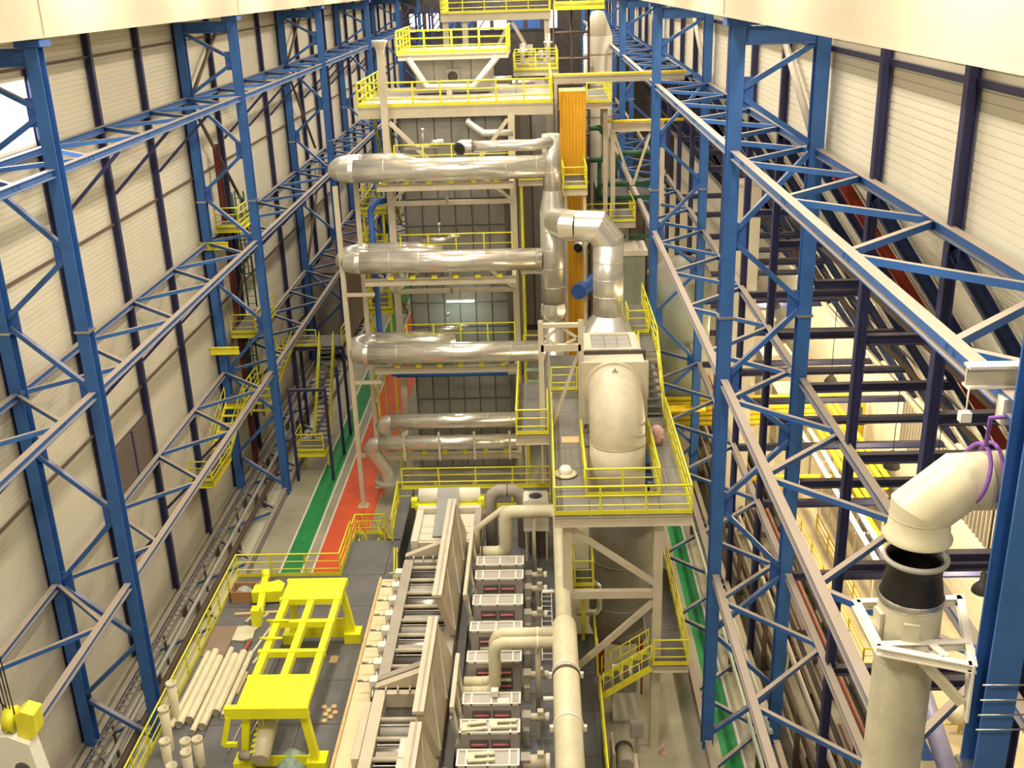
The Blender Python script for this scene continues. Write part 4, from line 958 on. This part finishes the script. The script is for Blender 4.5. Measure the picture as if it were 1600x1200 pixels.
obj('gusset_plate', MB().poly([(.46, -.95, .1), (.54, -.55, .1), (.54, -.55, -.25), (.48, -.85, -.85), (.45, -1.0, -.8)], (.03, 0, 0)), WHITE, br)
for k in range(4): obj('tie_rod', MB().tube([(.48, -1.235, .0 - k * .24), (1.12, -1.235, .0 - k * .24)], .012, 6), STEEL, br)
wb = thing('hanging_beam', 'short white steel beam resting on the top right truss', 'beam', (5.75, 12.9, 22.92))
obj('web', MB().box(-.3, .9, -.02, .02, 0, .24), CREAM, wb); obj('flange', MB().box(-.3, .9, -.1, .1, .24, .28), WHITE, wb); obj('flange', MB().box(-.3, .9, -.1, .1, -.03, 0), WHITE, wb)
obj('hanger_rod', MB().tube([(-.28, -.1, 0), (-.28, -.1, -.35)], .012, 6), WHITE, wb); obj('clamp', MB().box(-.36, -.22, -.16, -.04, -.47, -.34), WHITE, wb)
obj('clamp', MB().box(.1, .3, -.3, -.1, -.45, -.1), WHITE, wb)

# ================================================================== RIGHT AISLE
for k, y in enumerate((32.0, 37.2, 42.0, 47.0, 52.2, 59.1, 66, 73)):
    t = thing('pendant_lamp', ['nearest', 'second', 'third', 'fourth', 'fifth', 'sixth', 'seventh', 'farthest'][k] + ' dark bell-shaped pendant lamp over the right aisle, counted from the front', 'lamp', (15.05, y, 8.0))
    obj('shade', MB().lathe([(.36, -.35), (.34, -.2), (.22, .02), (.13, .08), (.13, .42), (.0, .45)], (0,0,0), 20), LAMPG, t)
    obj('bulb', MB().lathe([(0, -.3), (.16, -.3), (.2, -.2), (.1, -.02)], (0,0,0), 12), GLOW, t)
    obj('cable', MB().tube([(0, 0, .42), (0, 0, 4.9)], .02, 5), SHADOWM, t)
    ld_ = bpy.data.lights.new('pendant_light', 'POINT'); ld_.energy = 800; ld_.color = (1.0, .82, .5); ld_.shadow_soft_size = .25
    lo = bpy.data.objects.new('pendant_light', ld_); COL.objects.link(lo); lo.parent = t; lo.location = (0, 0, -.62)
tag(obj('conduit', MB().tube([(15.05, 20, 12.95), (15.05, 90, 12.95)], .05, 6), LAMPG), 'long thin conduit from which the pendant lamps hang', 'conduit')
# yellow pipe bundle: across, then turning toward the viewer
for k in range(6):
    o_ = k * .28
    p = thing('yellow_pipe', ['rear', 'second', 'third', 'fourth', 'fifth', 'front'][k] + ' pipe of the yellow bundle crossing the right aisle', 'pipe', (12, 57.8 - o_, 4.7 - k * .2))
    xt = 16.7 - o_ * .9
    obj('cross_run', MB().tube([(-6.2, 0, 0), (xt - 12 - .3, 0, 0), (xt - 12 - .08, -.08, 0), (xt - 12, -.3, 0), (xt - 12, -11.5 + o_, 0)], .135, 10), YPIPE, p)
    for q in (-4, 0): obj('saddle', MB().box(q - .05, q + .05, -.13, .13, -.16, -.1), STEEL, p)
yb2 = thing('yellow_pipe_arch', 'fat yellow pipe rising and bending down at the aisle wall', 'pipe', (17.5, 57.5, 0))
obj('tube', MB().tube([(-2.2, .3, 4.6), (.6, .3, 4.6), (.95, .3, 4.45), (1.1, .3, 4.1), (1.1, .3, .9)], .22, 14), YPIPE, yb2)
obj('flange', MB().lathe([(0, .9), (.4, .9), (.4, 1.05), (0, 1.05)], (1.1, .3, 0), 14), YPIPE, yb2)
obj('base', MB().box(.7, 1.5, -.1, .7, 0, .9), YPIPE, yb2)
tag(obj('yellow_pipe', MB().tube([(9.6, 50.6, 3.0), (15.2, 50.6, 3.0), (15.6, 50.3, 3.0), (15.6, 43.5, 3.0)], .16, 12), YPIPE), 'single yellow pipe in front of the bundle, turning along the white trays', 'pipe')
for k, (y, z, lab) in enumerate(((60.5, 6.6, 'upper'), (55.6, 4.9, 'lower'))):
    t = thing('yellow_beam', lab + ' broad yellow beam seen behind the right columns', 'beam', (7.2, y, z))
    for q in range(3): obj('bar', MB().tube([(-2.4, q * .22, 0), (1.9, q * .22, 0)], .12, 8), YPIPE, t)
for k, (x, z) in enumerate(((14.6, 3.3), (15.15, 3.3), (16.4, 3.3), (16.9, 3.3))):
    t = thing('cable_tray', ['leftmost', 'second', 'third', 'rightmost'][k] + ' pale tray on the rack along the right aisle', 'tray', (x, 41, z))
    obj('channel', MB().box(-.13, .13, 0, 15, 0, .12), WHITE, t)
    for q in range(4): obj('leg', MB().box(-.05, .05, .5 + q * 4.6, .6 + q * 4.6, -3.3, 0), WHITE, t)
    for q in range(6): obj('bracket', MB().box(-.16, .3, .4 + q * 2.6, .5 + q * 2.6, -.08, 0), WHITE, t)
tag(obj('lilac_duct', MB().tube([(14.0, 30, 1.3), (16.9, 52, 1.3)], .35, 14), mat('lilac_pipe', (.30, .30, .52), .35, var=.2)), 'long lilac-grey pipe lying diagonally on the pale aisle floor', 'pipe')
for k, (x, y, w_, d_, h_) in enumerate(((15.4, 61, 1.9, 1.8, 3.6), (15.6, 67, 1.9, 2.0, 4.0), (15.9, 74, 2.0, 2.2, 4.2), (16.0, 81, 2.0, 2.2, 4.2), (12.6, 63.5, 1.6, 2.4, 3.0))):
    t = thing('pale_cabinet', ['nearest of the pale cabinets', 'second pale cabinet', 'third pale cabinet', 'farthest pale cabinet', 'narrow pale cabinet standing off the row'][k] + ' in the right aisle', 'cabinet', (x, y, 0))
    obj('body', MB().box(-w_/2, w_/2, 0, d_, 0, h_), GIRD, t)
    obj('roof', MB().box(-w_/2 - .08, w_/2 + .08, -.08, d_ + .08, h_, h_ + .12), GIRD, t)
    for q in (-1, 1): obj('door', MB().box(min(q * .04, q * (w_/2 - .08)), max(q * .04, q * (w_/2 - .08)), -.04, 0, .2, h_ - .2), CREAM, t)
    obj('vent', MB().box(-.4, .4, -.06, -.04, h_ - .8, h_ - .4), DARKM, t)
t = thing('gas_cabinet', 'cream cabinet with a dark opening at the foot of the aisle wall', 'cabinet', (17.7, 52.5, 0))
obj('body', MB().box(-.9, .9, 0, 1.8, 0, 2.8), CREAM, t); obj('opening', MB().box(-.6, .6, -.03, 0, 1.2, 2.4), SHADOWM, t); obj('roof', MB().box(-1, 1, -.1, 1.9, 2.8, 2.95), CREAM, t)
for k, (x, y0, y1) in enumerate(((13.3, 38, 56), (14.3, 34, 50))):
    t = thing('aisle_railing', ('left', 'right')[k] + ' low yellow railing on the right aisle floor', 'railing', (x, y0, 0))
    railing(t, [(0, 0, 0.012), (0, y1 - y0, 0.012)], sp=2.2, m=YPIPE, toe=False)
    railing(t, [(0, 0, 0.012), (1.6, 0, 0.012)], sp=1.6, m=YPIPE, toe=False)
RUSTY = mat('rusty_pipe', (.17, .13, .095), .6, var=.3)
cw = [(9.3, .6, RUSTY, .11), (9.6, .6, BROWN, .1), (9.95, 1.6, TAUPE, .12), (10.3, 1.6, RUSTY, .1), (10.6, .9, YPIPE, .05), (10.9, .5, DARKM, .16), (11.3, 1.2, RUSTY, .09), (11.7, 1.2, REDS, .05), (12.0, .5, RUSTY, .14), (12.5, .4, DARKM, .2), (12.9, .4, RUSTY, .14), (9.1, 2.6, RUSTY, .09), (8.05, .75, RUSTY, .13), (7.7, .75, MINT, .08)]
FPL = ['leftmost low rusty pipe', 'thin low brown pipe', 'upper taupe pipe', 'upper rusty pipe', 'slim yellow pipe', 'low black pipe', 'slim upper rusty pipe beside the red one', 'slim dark red pipe', 'low rusty pipe right of the red one', 'thickest low dark pipe', 'rusty pipe at the right rim', 'topmost rusty pipe', 'rusty pipe lying between the column rows', 'pale green pipe lying between the column rows']
for k, (x, z, m_, r) in enumerate(cw):
    t = thing('floor_pipe', FPL[k] + ' in the long rack under the right trusses', 'pipe', (x, 24, z))
    obj('run', MB().tube([(0, 0, 0), (0, 40 + (k % 4) * 4, 0)], r, 8), m_, t)
    for q in range(7): obj('cradle', MB().box(-r, r, 2 + q * 6, 2.12 + q * 6, -z + .012, -r * .6), BROWN, t)
for k in range(9):
    y = 27 + k * 4.5
    t = thing('rack_unit', ['nearest', 'second', 'third', 'fourth', 'fifth', 'sixth', 'seventh', 'eighth', 'farthest'][k] + ' rusty machine unit on the floor between the pipe rack and the pale aisle', 'machine', (11.6, y, 0))
    obj('body', MB().box(-1.0, .6, 0, 2.6, .03, .38), BROWN, t)
    obj('motor', MB().tube([(.9, .5, .35), (.9, 1.5, .35)], .22, 12), (CREAM, TAUPE, GREYM)[k % 3], t)
    obj('post', MB().beam((.9, 1.9, 0), (.9, 1.9, 2.2), .12, .12), TAUPE, t)
t = thing('cream_pillar', 'tall cream clad pillar behind the right columns', 'pillar', (9.9, 50, 0))
obj('shaft', MB().box(-.55, .55, 0, 1.2, 0, 18.6), GIRD, t); obj('cap', MB().box(-.62, .62, -.06, 1.26, 18.6, 18.75), CREAM, t); obj('base', MB().box(-.65, .65, -.08, 1.28, 0, .4), CREAM, t)
t = thing('hall_container', 'cream box standing on the pale floor beside the big cream riser', 'box', (16.6, 34.5, 0))
obj('body', MB().box(-.6, .6, -.6, .6, 0, 1.6), DUCTC, t); obj('lid', MB().box(-.66, .66, -.66, .66, 1.6, 1.7), GIRD, t); obj('ball_valve', MB().lathe([(0, .5), (.3, .6), (.42, .9), (.3, 1.2), (0, 1.3)], (-.9, -.5, 0), 14), GIRD, t)
t = thing('blue_rail_tracks', 'pair of blue painted strips on the pale floor near the riser', 'floor marking', (14.2, 26, .012))
for k in range(4): obj('strip', MB().box(-.25, .25, k * 3.2, k * 3.2 + 2.4, 0, .01), BLUE2, t)
tag(obj('bright_strip', MB().tube([(8.35, 33, .9), (8.2, 43, .9)], .1, 8), MINT), 'pale green pipe beside the green lane under the right columns', 'pipe')

hz = thing('hazard_stripes', 'row of short yellow stripes on the floor beside the dark stair', 'floor marking', (5.75, 40.2, .013))
for k in range(7): obj('stripe', MB().box(-.4, .35, k * .75, k * .75 + .35, 0, .01), YELB, hz)

tag(obj('dark_floor_strip', MB().box(8.9, 13.2, 22, 72, 0.012, .03), mat('dark_floor', (.16, .14, .10), .5, var=.35, scale=.6)), 'dark floor strip under the pipe rack of the right aisle', 'floor marking')  # darker mottled tone laid over this part of the floor
dp = thing('dark_filler_block', 'dark filler block added to darken the gap behind the right columns beyond the green vessels', 'machine', (6.0, 69, 0))  # invented block, added to darken the area behind the right columns
obj('body', MB().box(-2.2, 1.8, 0, 7, 0, 14.5), DARKM, dp)
for k in range(4): obj('panel', MB().box(-2.1 + k * .98, -1.25 + k * .98, -.08, 0, .6 + (k % 2) * 2, 13.5), (DGREY, TAUPE, BROWN)[k % 3], dp)
for k in range(5): obj('pipe', MB().tube([(-2.4, -.5 - k * .1, 2.5 + k * 2.4), (2.0, -.5 - k * .1, 2.5 + k * 2.4)], .14, 8), (GREEN, SILVER2, TAUPE, YPIPE, GREEN)[k], dp)
# ================================================================== LEFT WALL EQUIPMENT
def cage_ladder(label, x, y, z0, z1, m):
    t = thing('caged_ladder', label, 'ladder', (x, y, 0))
    for s in (-.25, .25): obj('stile', MB().tube([(s, 0, z0), (s, 0, z1)], .05, 6), m, t)
    n = int((z1 - z0) / .45)
    rm = shared('rung' + m.name, lambda b: b.tube([(-.25, 0, 0), (.25, 0, 0)], .02, 5), 'rung', m)
    for k in range(n): obj('rung', rm, m, t, (0, 0, z0 + .2 + k * .45))
    hm = shared('hoop' + m.name, lambda b: b.tube([(-.3, 0, 0), (-.36, -.3, 0), (-.2, -.62, 0), (.2, -.62, 0), (.36, -.3, 0), (.3, 0, 0)], .04, 5), 'hoop', m)
    for k in range(int((z1 - z0 - 2) / 1.0)): obj('hoop', hm, m, t, (0, 0, z0 + 2.2 + k * 1.0))
    for px, py in ((-.36, -.3), (.36, -.3), (-.2, -.62), (.2, -.62)): obj('cage_bar', MB().tube([(px, py, z0 + 2.2), (px, py, z1)], .035, 5), m, t)
    return t
cage_ladder('upper green caged ladder on the left wall', -17.3, 60.0, 10.3, 17.2, GREEN)
cage_ladder('lower green caged ladder on the left wall', -17.85, 60.6, 3.0, 9.5, GREEN)
def wplat(label, x0, x1, y0, y1, z):
    return platform('wall_landing', label, x0, x1, y0, y1, z, rails=[[(x0 + .05, y0 + .05), (x1 - .05, y0 + .05), (x1 - .05, y1 - .05)]], tiles=(1.2, 1.5), bh=.22, beamm=YEL)
wplat('upper yellow landing by the green ladder on the left wall', -18.0, -16.6, 57.0, 61.2, 15.72)
wplat('middle yellow landing by the green ladder on the left wall', -17.9, -16.4, 57.0, 61.8, 9.6)
tag(obj('yellow_bracket', MB().hbeam((-18.5, 55.4, 15.1), (-16.9, 55.4, 15.1), .2, .4, .03), YEL), 'short yellow bracket beam below the upper left landing', 'bracket')
tag(obj('yellow_bracket', MB().hbeam((-18.5, 54.9, 9.3), (-16.9, 54.9, 9.3), .2, .4, .03), YEL), 'short yellow bracket beam below the middle left landing', 'bracket')
tag(obj('red_post', MB().hbeam((-18.0, 59, 0), (-18.0, 59, 20), .28, .28, .03, up=(0,1,0)), mat('maroon_steel', (.11, .02, .018), .5)), 'dark red steel post on the left wall behind the green ladder', 'post')
platform('wall_catwalk', 'yellow railed catwalk low on the left wall', -17.9, -16.7, 47.2, 50.6, 5.0, rails=[[(-17.85, 47.25), (-16.75, 47.25), (-16.75, 50.6)]], tiles=(1.2, 1.7), bh=.3, beamm=YEL)
stair('wall_stair', 'first yellow stair flight along the left wall', (-17.3, 50.7, 5.0), (-17.3, 54.2, 6.4), 1.0, (1,0,0), treadm=YEL)
platform('wall_catwalk', 'short yellow catwalk between the two left wall stairs', -17.9, -16.7, 54.3, 57.4, 6.4, rails=[[(-16.75, 54.3), (-16.75, 57.4)]], tiles=(1.2, 1.5), bh=.3, beamm=YEL)
stair('wall_stair', 'second yellow stair flight along the left wall', (-17.0, 57.5, 4.4), (-16.6, 64.0, 6.5), 1.0, (1,0,0), treadm=YEL)
gs_ = platform('stair_stage', 'railed stage on dark posts above the green lane', -16.9, -12.9, 63.9, 66.2, 6.4, rails=[[(-16.8, 63.95), (-14.6, 63.95)], [(-12.95, 63.95), (-12.95, 66.1)]], tiles=(1.3, 2.3), bh=.25, beamm=NAVY)
for x, y in ((-16.2, 64.2), (-13.0, 64.2), (-13.0, 66), (-16.2, 66)): leg(gs_, x, y, 0, 6.1, .18, NAVY)
stair('stage_stair', 'steep yellow stair dropping from the stage to the low landing', (-13.9, 59.9, 1.75), (-13.9, 63.8, 6.4), .9, (1,0,0))
lg = platform('lane_landing', 'low yellow railed landing beside the green lane', -15.2, -13.4, 57.9, 59.8, 1.7, rails=[[(-15.15, 59.7), (-15.15, 57.95), (-13.45, 57.95)]], tiles=(1.8, 1.9), bh=.3, beamm=YEL)
for x in (-15.0, -13.6): leg(lg, x, 59.6, 0, 1.35, .12, YEL)
for x, y in ((-15.05, 57.4), (-12.92, 57.4), (-12.9, 61.1)):
    tag(obj('dark_post', MB().hbeam((x, y, 0), (x, y, 6.0), .16, .16, .02, up=(0,1,0)), NAVY), {-15.05: 'slim dark post left of the low yellow landing', -12.92: 'slim dark post standing at the edge of the green lane', -12.9: 'slim dark post farther along the green lane'}[x], 'post')
tag(obj('dark_beam', MB().beam((-15.05, 57.4, 5.9), (-12.92, 57.4, 5.9), .14, .16), NAVY), 'dark beam joining the slim posts over the low landing', 'beam')
brx = thing('brown_cabin', 'large brown clad cabin against the left wall far down the hall', 'cabin', (-17.0, 79.2, .0))
for q in range(4): obj('foot', MB().box(-.9, .9, 1 + q * 5, 1.3 + q * 5, 0, .62), DARKM, brx)
obj('body', MB().box(-1.0, 1.15, 0, 18, .62, 7.1), TAUPE, brx)
for k in range(9): obj('panel', MB().box(1.15, 1.2, .1 + k * 2, 1.95 + k * 2, .7, 7.0), mat('cabin_brown', (.30, .23, .16), .55), brx)
obj('roof', MB().box(-1.05, 1.22, -.1, 18.1, 7.1, 7.25), BROWN, brx)
# pipes and trays at the foot of the left wall
for k, (x, z, r, m_) in enumerate(((-17.45, .75, .12, TAUPE), (-16.75, .9, .1, GREYM), (-16.3, .8, .14, BROWN))):
    t = thing('wall_pipe', ['taupe pipe nearest the left wall at its foot', 'grey pipe in the middle of the bundle at the left wall foot', 'brown pipe farthest from the left wall in the floor bundle'][k], 'pipe', (x, 24, z))
    obj('run', MB().tube([(0, 0, 0), (0, 50, 0)], r, 8), m_, t)
    for q in range(9): obj('cradle', MB().box(-r, r, 2 + q * 5.6, 2.12 + q * 5.6, -z, -r * .6), BROWN, t)
t = thing('wall_cable_ladder', 'grey cable ladder at the foot of the left wall', 'cable ladder', (-17.0, 26, 1.5))
for x in (-.18, .18): obj('rail', MB().box(x - .02, x + .02, 0, 34, 0, .08), STEEL, t)
for k in range(85): obj('rung', shared('clr', lambda b: b.box(-.18, .18, 0, .05, .01, .05), 'rung', STEEL), STEEL, t, (0, .2 + k * .4, 0))
for k in range(6): obj('stand', MB().box(-.04, .04, 1 + k * 6, 1.1 + k * 6, -1.5, 0), DARKM, t)
tag(obj('pale_floor_strip', MB().box(-18.3, -15.8, 22, 75, 0, .008), mat('pale_wall_floor', (.58, .56, .42), .5)), 'pale strip of floor at the foot of the left wall', 'floor marking')
# crane hook block hanging at lower left
hk = thing('crane_block', 'yellow and white crane hook block hanging at the lower left edge', 'hook block', (-13.95, 22, 9.2))
obj('cheek', MB().poly([(.1, 0, .55), (.55, 0, .85), (.62, 0, 1.5), (.3, 0, 1.62), (.12, 0, 1.5)], (0, .5, 0)), YEL, hk)
obj('sheave', MB().lathe([(0, -.1), (.36, -.1), (.30, 0), (.36, .1), (0, .1)], (-.1, .2, 1.25), 18, axis='x'), YEL, hk)
obj('white_case', MB().poly([(-.7, -.15, -.6), (.55, -.15, -.6), (.4, -.15, .7), (-.1, -.15, .95), (-.7, -.15, .95)], (0, .5, 0)), WHITE, hk)
obj('boss', MB().lathe([(0, -.2), (.16, -.2), (.2, -.15)], (.1, 0, -.05), 16, axis='y'), DARKM, hk)
for k in range(4): obj('rope', MB().tube([(-.25 + k * .09, .2, 1.4), (-.5 + k * .09, .2, 18.9)], .018, 5), SHADOWM, hk)

# ================================================================== FAR HALL
ac = thing('amber_shaft', 'tall amber corrugated shaft right of the dryer tower', 'shaft', (1.85, 60, 0))
obj('core', MB().box(-.72, .74, .08, 2, 0, 22.2), AMBER, ac)
am = shared('amb', lambda b: b.poly([(0, 0, 0), (.02, -.025, 0), (.16, -.025, 0), (.18, 0, 0)], (0, 0, 22.2)), 'rib_panel', AMBER)
for k in range(8): obj('rib_panel', am, AMBER, ac, (-.73 + k * .184, .08, 0))
AB = platform('amber_balcony', 'yellow railed balcony in front of the amber shaft', 1.15, 2.45, 55.0, 59.6, 17.75, rails=[[(1.2, 59.5), (1.2, 55.05), (2.4, 55.05), (2.4, 59.5)]], tiles=(1.3, 2.3), bh=.3)
for x in (1.3, 2.3): leg(AB, x, 55.3, 0, 17.4, .16)
AB = platform('amber_balcony', 'yellow railed gallery at the foot of the amber shaft, beside green pipes', 2.6, 5.6, 62.0, 66, 14.4, rails=[[(2.65, 62.05), (5.55, 62.05), (5.55, 65.9)]], tiles=(1.5, 2), bh=.3)
for x in (2.8, 5.4): leg(AB, x, 65.8, 0, 14.0, .2)
AB = platform('crown_gallery', 'yellow gallery at the top of the amber shaft', 2.7, 4.2, 62.3, 70, 21.3, rails=[[(2.75, 62.35), (4.15, 62.35), (4.15, 69.9)]], tiles=(1.5, 2.5), bh=.3)
for x in (2.85, 4.05): leg(AB, x, 69.8, 0, 21.0, .2)
tag(obj('crane_beam', MB().hbeam((.8, 58.6, 22.95), (7.8, 58.6, 22.95), .3, .35, .03), CREAM), 'long cream beam reaching from the upper platform to the right columns', 'beam')
tag(obj('gas_pipe', MB().tube([(.8, 58.6, 23.2), (8.0, 58.6, 23.2)], .07, 8), YPIPE), 'thin yellow pipe on top of the long cream beam', 'pipe')
tag(obj('gas_pipe', MB().tube([(3.9, 63.0, 20.14), (8.4, 63.0, 20.14)], .09, 8), YPIPE), 'thin yellow pipe crossing behind the right columns', 'pipe')
ff = thing('cream_portal', 'cream braced frame behind the right columns beside the amber shaft', 'frame', (5.6, 63, 0))
for x in (-1.75, -1.3, 1.6): obj('column', MB().hbeam((x, 0, 0), (x, 0, 19.7 if x > -1.5 else 21), .26, .26, .03, up=(0,1,0)), CREAM, ff)
obj('beam', MB().hbeam((-1.3, 0, 19.8), (1.7, 0, 19.8), .3, .5, .03), CREAM, ff)
for a, b in (((-1.2, 19.4), (-.2, 16.4)), ((.9, 19.5), (-.1, 16.4)), ((.9, 19.5), (1.6, 17.2))): obj('brace', MB().beam((a[0], 0, a[1]), (b[0], 0, b[1]), .14, .14), CREAM, ff)
gp = thing('green_piping', 'looping dark green pipes behind the right columns', 'pipes', (4.9, 64.5, 0))
obj('loop', MB().tube([(-1.9, 0, 19.6), (-1.3, 0, 19.6), (-1.0, 0, 19.2), (-1.0, 0, 17.9), (-1.2, 0, 17.7), (-1.9, 0, 17.7)], .16, 10), GREEN, gp)
obj('loop', MB().tube([(2.4, 0, 16.2), (-1.0, 0, 16.2), (-1.35, 0, 16.0), (-1.35, 0, 15.6), (-1.0, 0, 15.35), (2.6, 0, 15.35)], .15, 10), GREEN, gp)
obj('loop', MB().tube([(-.3, .4, 16.5), (-.3, .4, 17.6), (.1, .4, 18.0), (1.8, .4, 18.0), (2.2, .4, 17.6), (2.2, .4, 15)], .15, 10), GREEN, gp)
obj('feed', MB().tube([(-1.3, .2, 0), (-1.3, .2, 17.5)], .13, 10), GREEN, gp)
ho = thing('green_hopper', 'grey-green boxy vessel behind the bypass duct', 'vessel', (5.0, 60.2, 0))
obj('body', MB().poly([(-1.3, 0, 4), (1.1, 0, 4), (1.1, 0, 12.8), (-1.3, 0, 12.8)], (0, 2.4, 0)), mat('vessel_green', (.27, .29, .21), .45, var=.1), ho)
obj('lid', MB().box(-1.35, 1.15, -.08, 2.5, 12.8, 13.1), GIRD, ho); obj('seam', MB().box(1.02, 1.14, -.06, 2.46, 4, 12.8), SHADOWM, ho)
for x in (-1.1, .9): obj('leg', MB().box(x - .12, x + .12, .2, .5, 0, 4), CREAM, ho)
h2 = thing('green_hopper', 'wide grey-green rounded vessel right of the boxy one', 'vessel', (8.2, 60.5, 0))
obj('shell', MB().tube([(0, 0, 3.2), (0, 0, 11.4)], 1.75, 24), MATS['vessel_green'], h2); obj('dome', MB().lathe([(1.75, 11.4), (1.5, 12.0), (.8, 12.5), (0, 12.6)], (0,0,0), 24), TAUPE, h2); obj('skirt', MB().lathe([(1.2, 0), (1.2, 3.2)], (0,0,0), 20), TAUPE, h2)
tag(obj('blue_pipe', MB().tube([(1.9, 54.6, 12.3), (4.4, 60.25, 12.3)], .42, 18), BLUE2), 'fat blue pipe between the riser and the bypass duct', 'pipe')
op = thing('open_pipe', 'grey pipe with a dark open mouth in front of the amber shaft', 'pipe', (1.9, 56.2, 14.4))
obj('tube', MB().tube([(.4, 3.95, .3), (.4, .3, .25), (.05, -.4, 0)], .32, 16), SILVER2, op); obj('mouth', MB().tube([(.05, -.41, 0), (.04, -.43, -.005)], .27, 16), SHADOWM, op)
# scaffold tower
sf = thing('scaffold_tower', 'brown scaffold tower in the distance behind the amber shaft', 'scaffold', (2.7, 88, 0))
for x in (-1.4, 0, 1.4):
    for y in (0, 2): obj('standard', MB().tube([(x, y, 0), (x, y, 25.76)], .06, 6), BROWN, sf)
for k in range(12):
    z = 2 + k * 2
    for y in (0, 2): obj('ledger', MB().tube([(-1.4, y, z), (1.4, y, z)], .05, 6), BROWN, sf)
    obj('board', MB().box(-1.4, 1.4, .1, 1.9, z - .08, z - .02), mat('scaffold_board', (.20, .12, .08), .7), sf)
tk = thing('cream_silo', 'pale cylindrical silo beside the distant scaffold', 'silo', (5.0, 92, 0))
obj('shell', MB().tube([(0, 0, 0), (0, 0, 23.5)], 1.2, 24), GIRD, tk)
obj('cone', MB().lathe([(1.2, 23.5), (.5, 25.4), (0, 25.5)], (0,0,0), 24), GIRD, tk)
for z in (17, 19.5, 22): obj('band', MB().lathe([(1.22, z), (1.28, z + .05), (1.22, z + .12)], (0,0,0), 24), CREAM, tk)
# distant process line beyond the tower
for k, (x0, x1, y0, y1, h, m_, lab) in enumerate(((-7.6, -1.4, 75, 84, 20.5, DGREY, 'first distant dark machine block behind the dryer tower'), (-8.4, .6, 86, 104, 19.2, BROWN, 'second distant brown machine block'), (-9, 1.5, 107, 126, 17, DARKM, 'farthest dark machine block before the end wall'))):
    t = thing('machine_block', lab, 'machine', ((x0 + x1) / 2, y0, 0)); w_ = (x1 - x0) / 2
    obj('body', MB().box(-w_, w_, 0, y1 - y0, 0, h), m_, t)
    for q in range(7): obj('panel', MB().box(-w_ + q * w_ * 2 / 7 + .05, -w_ + (q + 1) * w_ * 2 / 7 - .05, -.08, 0, .5, h - .3), (PANELG, DGREY, TAUPE)[q % 3], t)
    for q in range(4): obj('roof_duct', MB().tube([(-w_ * .8, 2 + q * 2.2, h + .35), (w_ * .8, 2 + q * 2.2, h + .35)], .35, 10), (SILVER2, DARKM, BROWN)[q % 3], t)
platform('far_platform', 'wide yellow railed platform at the far top of the hall centre', -6.9, 1.0, 79.5, 86, 25.9, rails=[[(-6.85, 85.9), (-6.85, 79.55), (.95, 79.55), (.95, 85.9)]], tiles=(2.6, 3.2), bh=.5, beamm=CREAM)
ffr = thing('far_pylon', 'cream columns and A-brace carrying the far top platform', 'frame', (-3, 80, 0))
for x in (-3.6, -2.2, 3.7): obj('column', MB().hbeam((x, 0, 0), (x, 0, 25.37), .4, .4, .03, up=(0,1,0)), CREAM, ffr)
obj('brace', MB().beam((1.0, 0, 25.2), (-.3, 0, 22.8), .24, .24), CREAM, ffr); obj('brace', MB().beam((1.2, 0, 25.2), (2.9, 0, 22.2), .24, .24), CREAM, ffr)
AB = platform('far_gallery', 'yellow railed gallery with equipment right of the upper platform', -1.6, 1.3, 70, 77, 22.6, rails=[[(-1.55, 70.05), (1.25, 70.05), (1.25, 76.9)], [(-1.55, 73.5), (1.2, 73.5)]], tiles=(1.5, 2.4), bh=.3)
for x in (-1.4, 1.1): leg(AB, x, 70.3, 0, 22.2, .2)
for k, (x, y, h) in enumerate(((-1.0, 71, 1.6), (.2, 72, 1.1), (.7, 74.5, 2.0), (-.5, 75, 1.3))):
    t = thing('valve_skid', ['left', 'middle', 'right', 'rear'][k] + ' small valve skid on the gallery right of the upper platform', 'skid', (x, y, 22.6))
    obj('base', MB().box(-.4, .4, -.3, .3, 0, .4), TAUPE, t); obj('cylinder', MB().tube([(0, 0, .4), (0, 0, h)], .16, 10), (SILVER, GREYM)[k % 2], t); obj('wheel', MB().tube([(-.3, 0, h * .7), (.3, 0, h * .7)], .1, 10), STEEL, t)
platform('far_platform', 'yellow railed platform above the distant scaffold', 1.3, 5.2, 86, 90, 26.2, rails=[[(1.35, 86.05), (5.15, 86.05), (5.15, 89.9)]], tiles=(2, 2), bh=.4, beamm=YEL)
# windows in the far wall, lit from outside
wf = struct('window_2', MB().box(-17.6, 3.4, Y1 - .12, Y1 - .02, 21.6, 21.75).box(-17.6, 3.4, Y1 - .12, Y1 - .02, 24.2, 24.35), NAVY)
for k in range(9):
    if k in (0, 1, 4, 5, 8): obj('pane', MB().box(-17.4 + k * 2.3, -15.7 + k * 2.3, Y1 - .1, Y1 - .04, 21.8, 24.1), DAY, wf)
    else: obj('pane', MB().box(-17.4 + k * 2.3, -15.7 + k * 2.3, Y1 - .1, Y1 - .04, 21.8, 24.1), BLUE2, wf)
for k in range(8):
    t = thing('far_truss_frame', ['first', 'second', 'third', 'fourth', 'fifth', 'sixth', 'seventh', 'eighth'][k] + ' dark lattice frame in the distance left of the far platform, counted from the left', 'frame', (-14.4 + k * 1.1, 118 + (k % 3) * 4, 0))
    obj('post', MB().beam((0, 0, 0), (0, 0, 25.5), .25, .25), NAVY, t)
    for q in range(5): obj('brace', MB().beam((0, 0, 18 + q * 1.6), (1.1, 0, 19.4 + q * 1.6), .14, .14), NAVY, t)
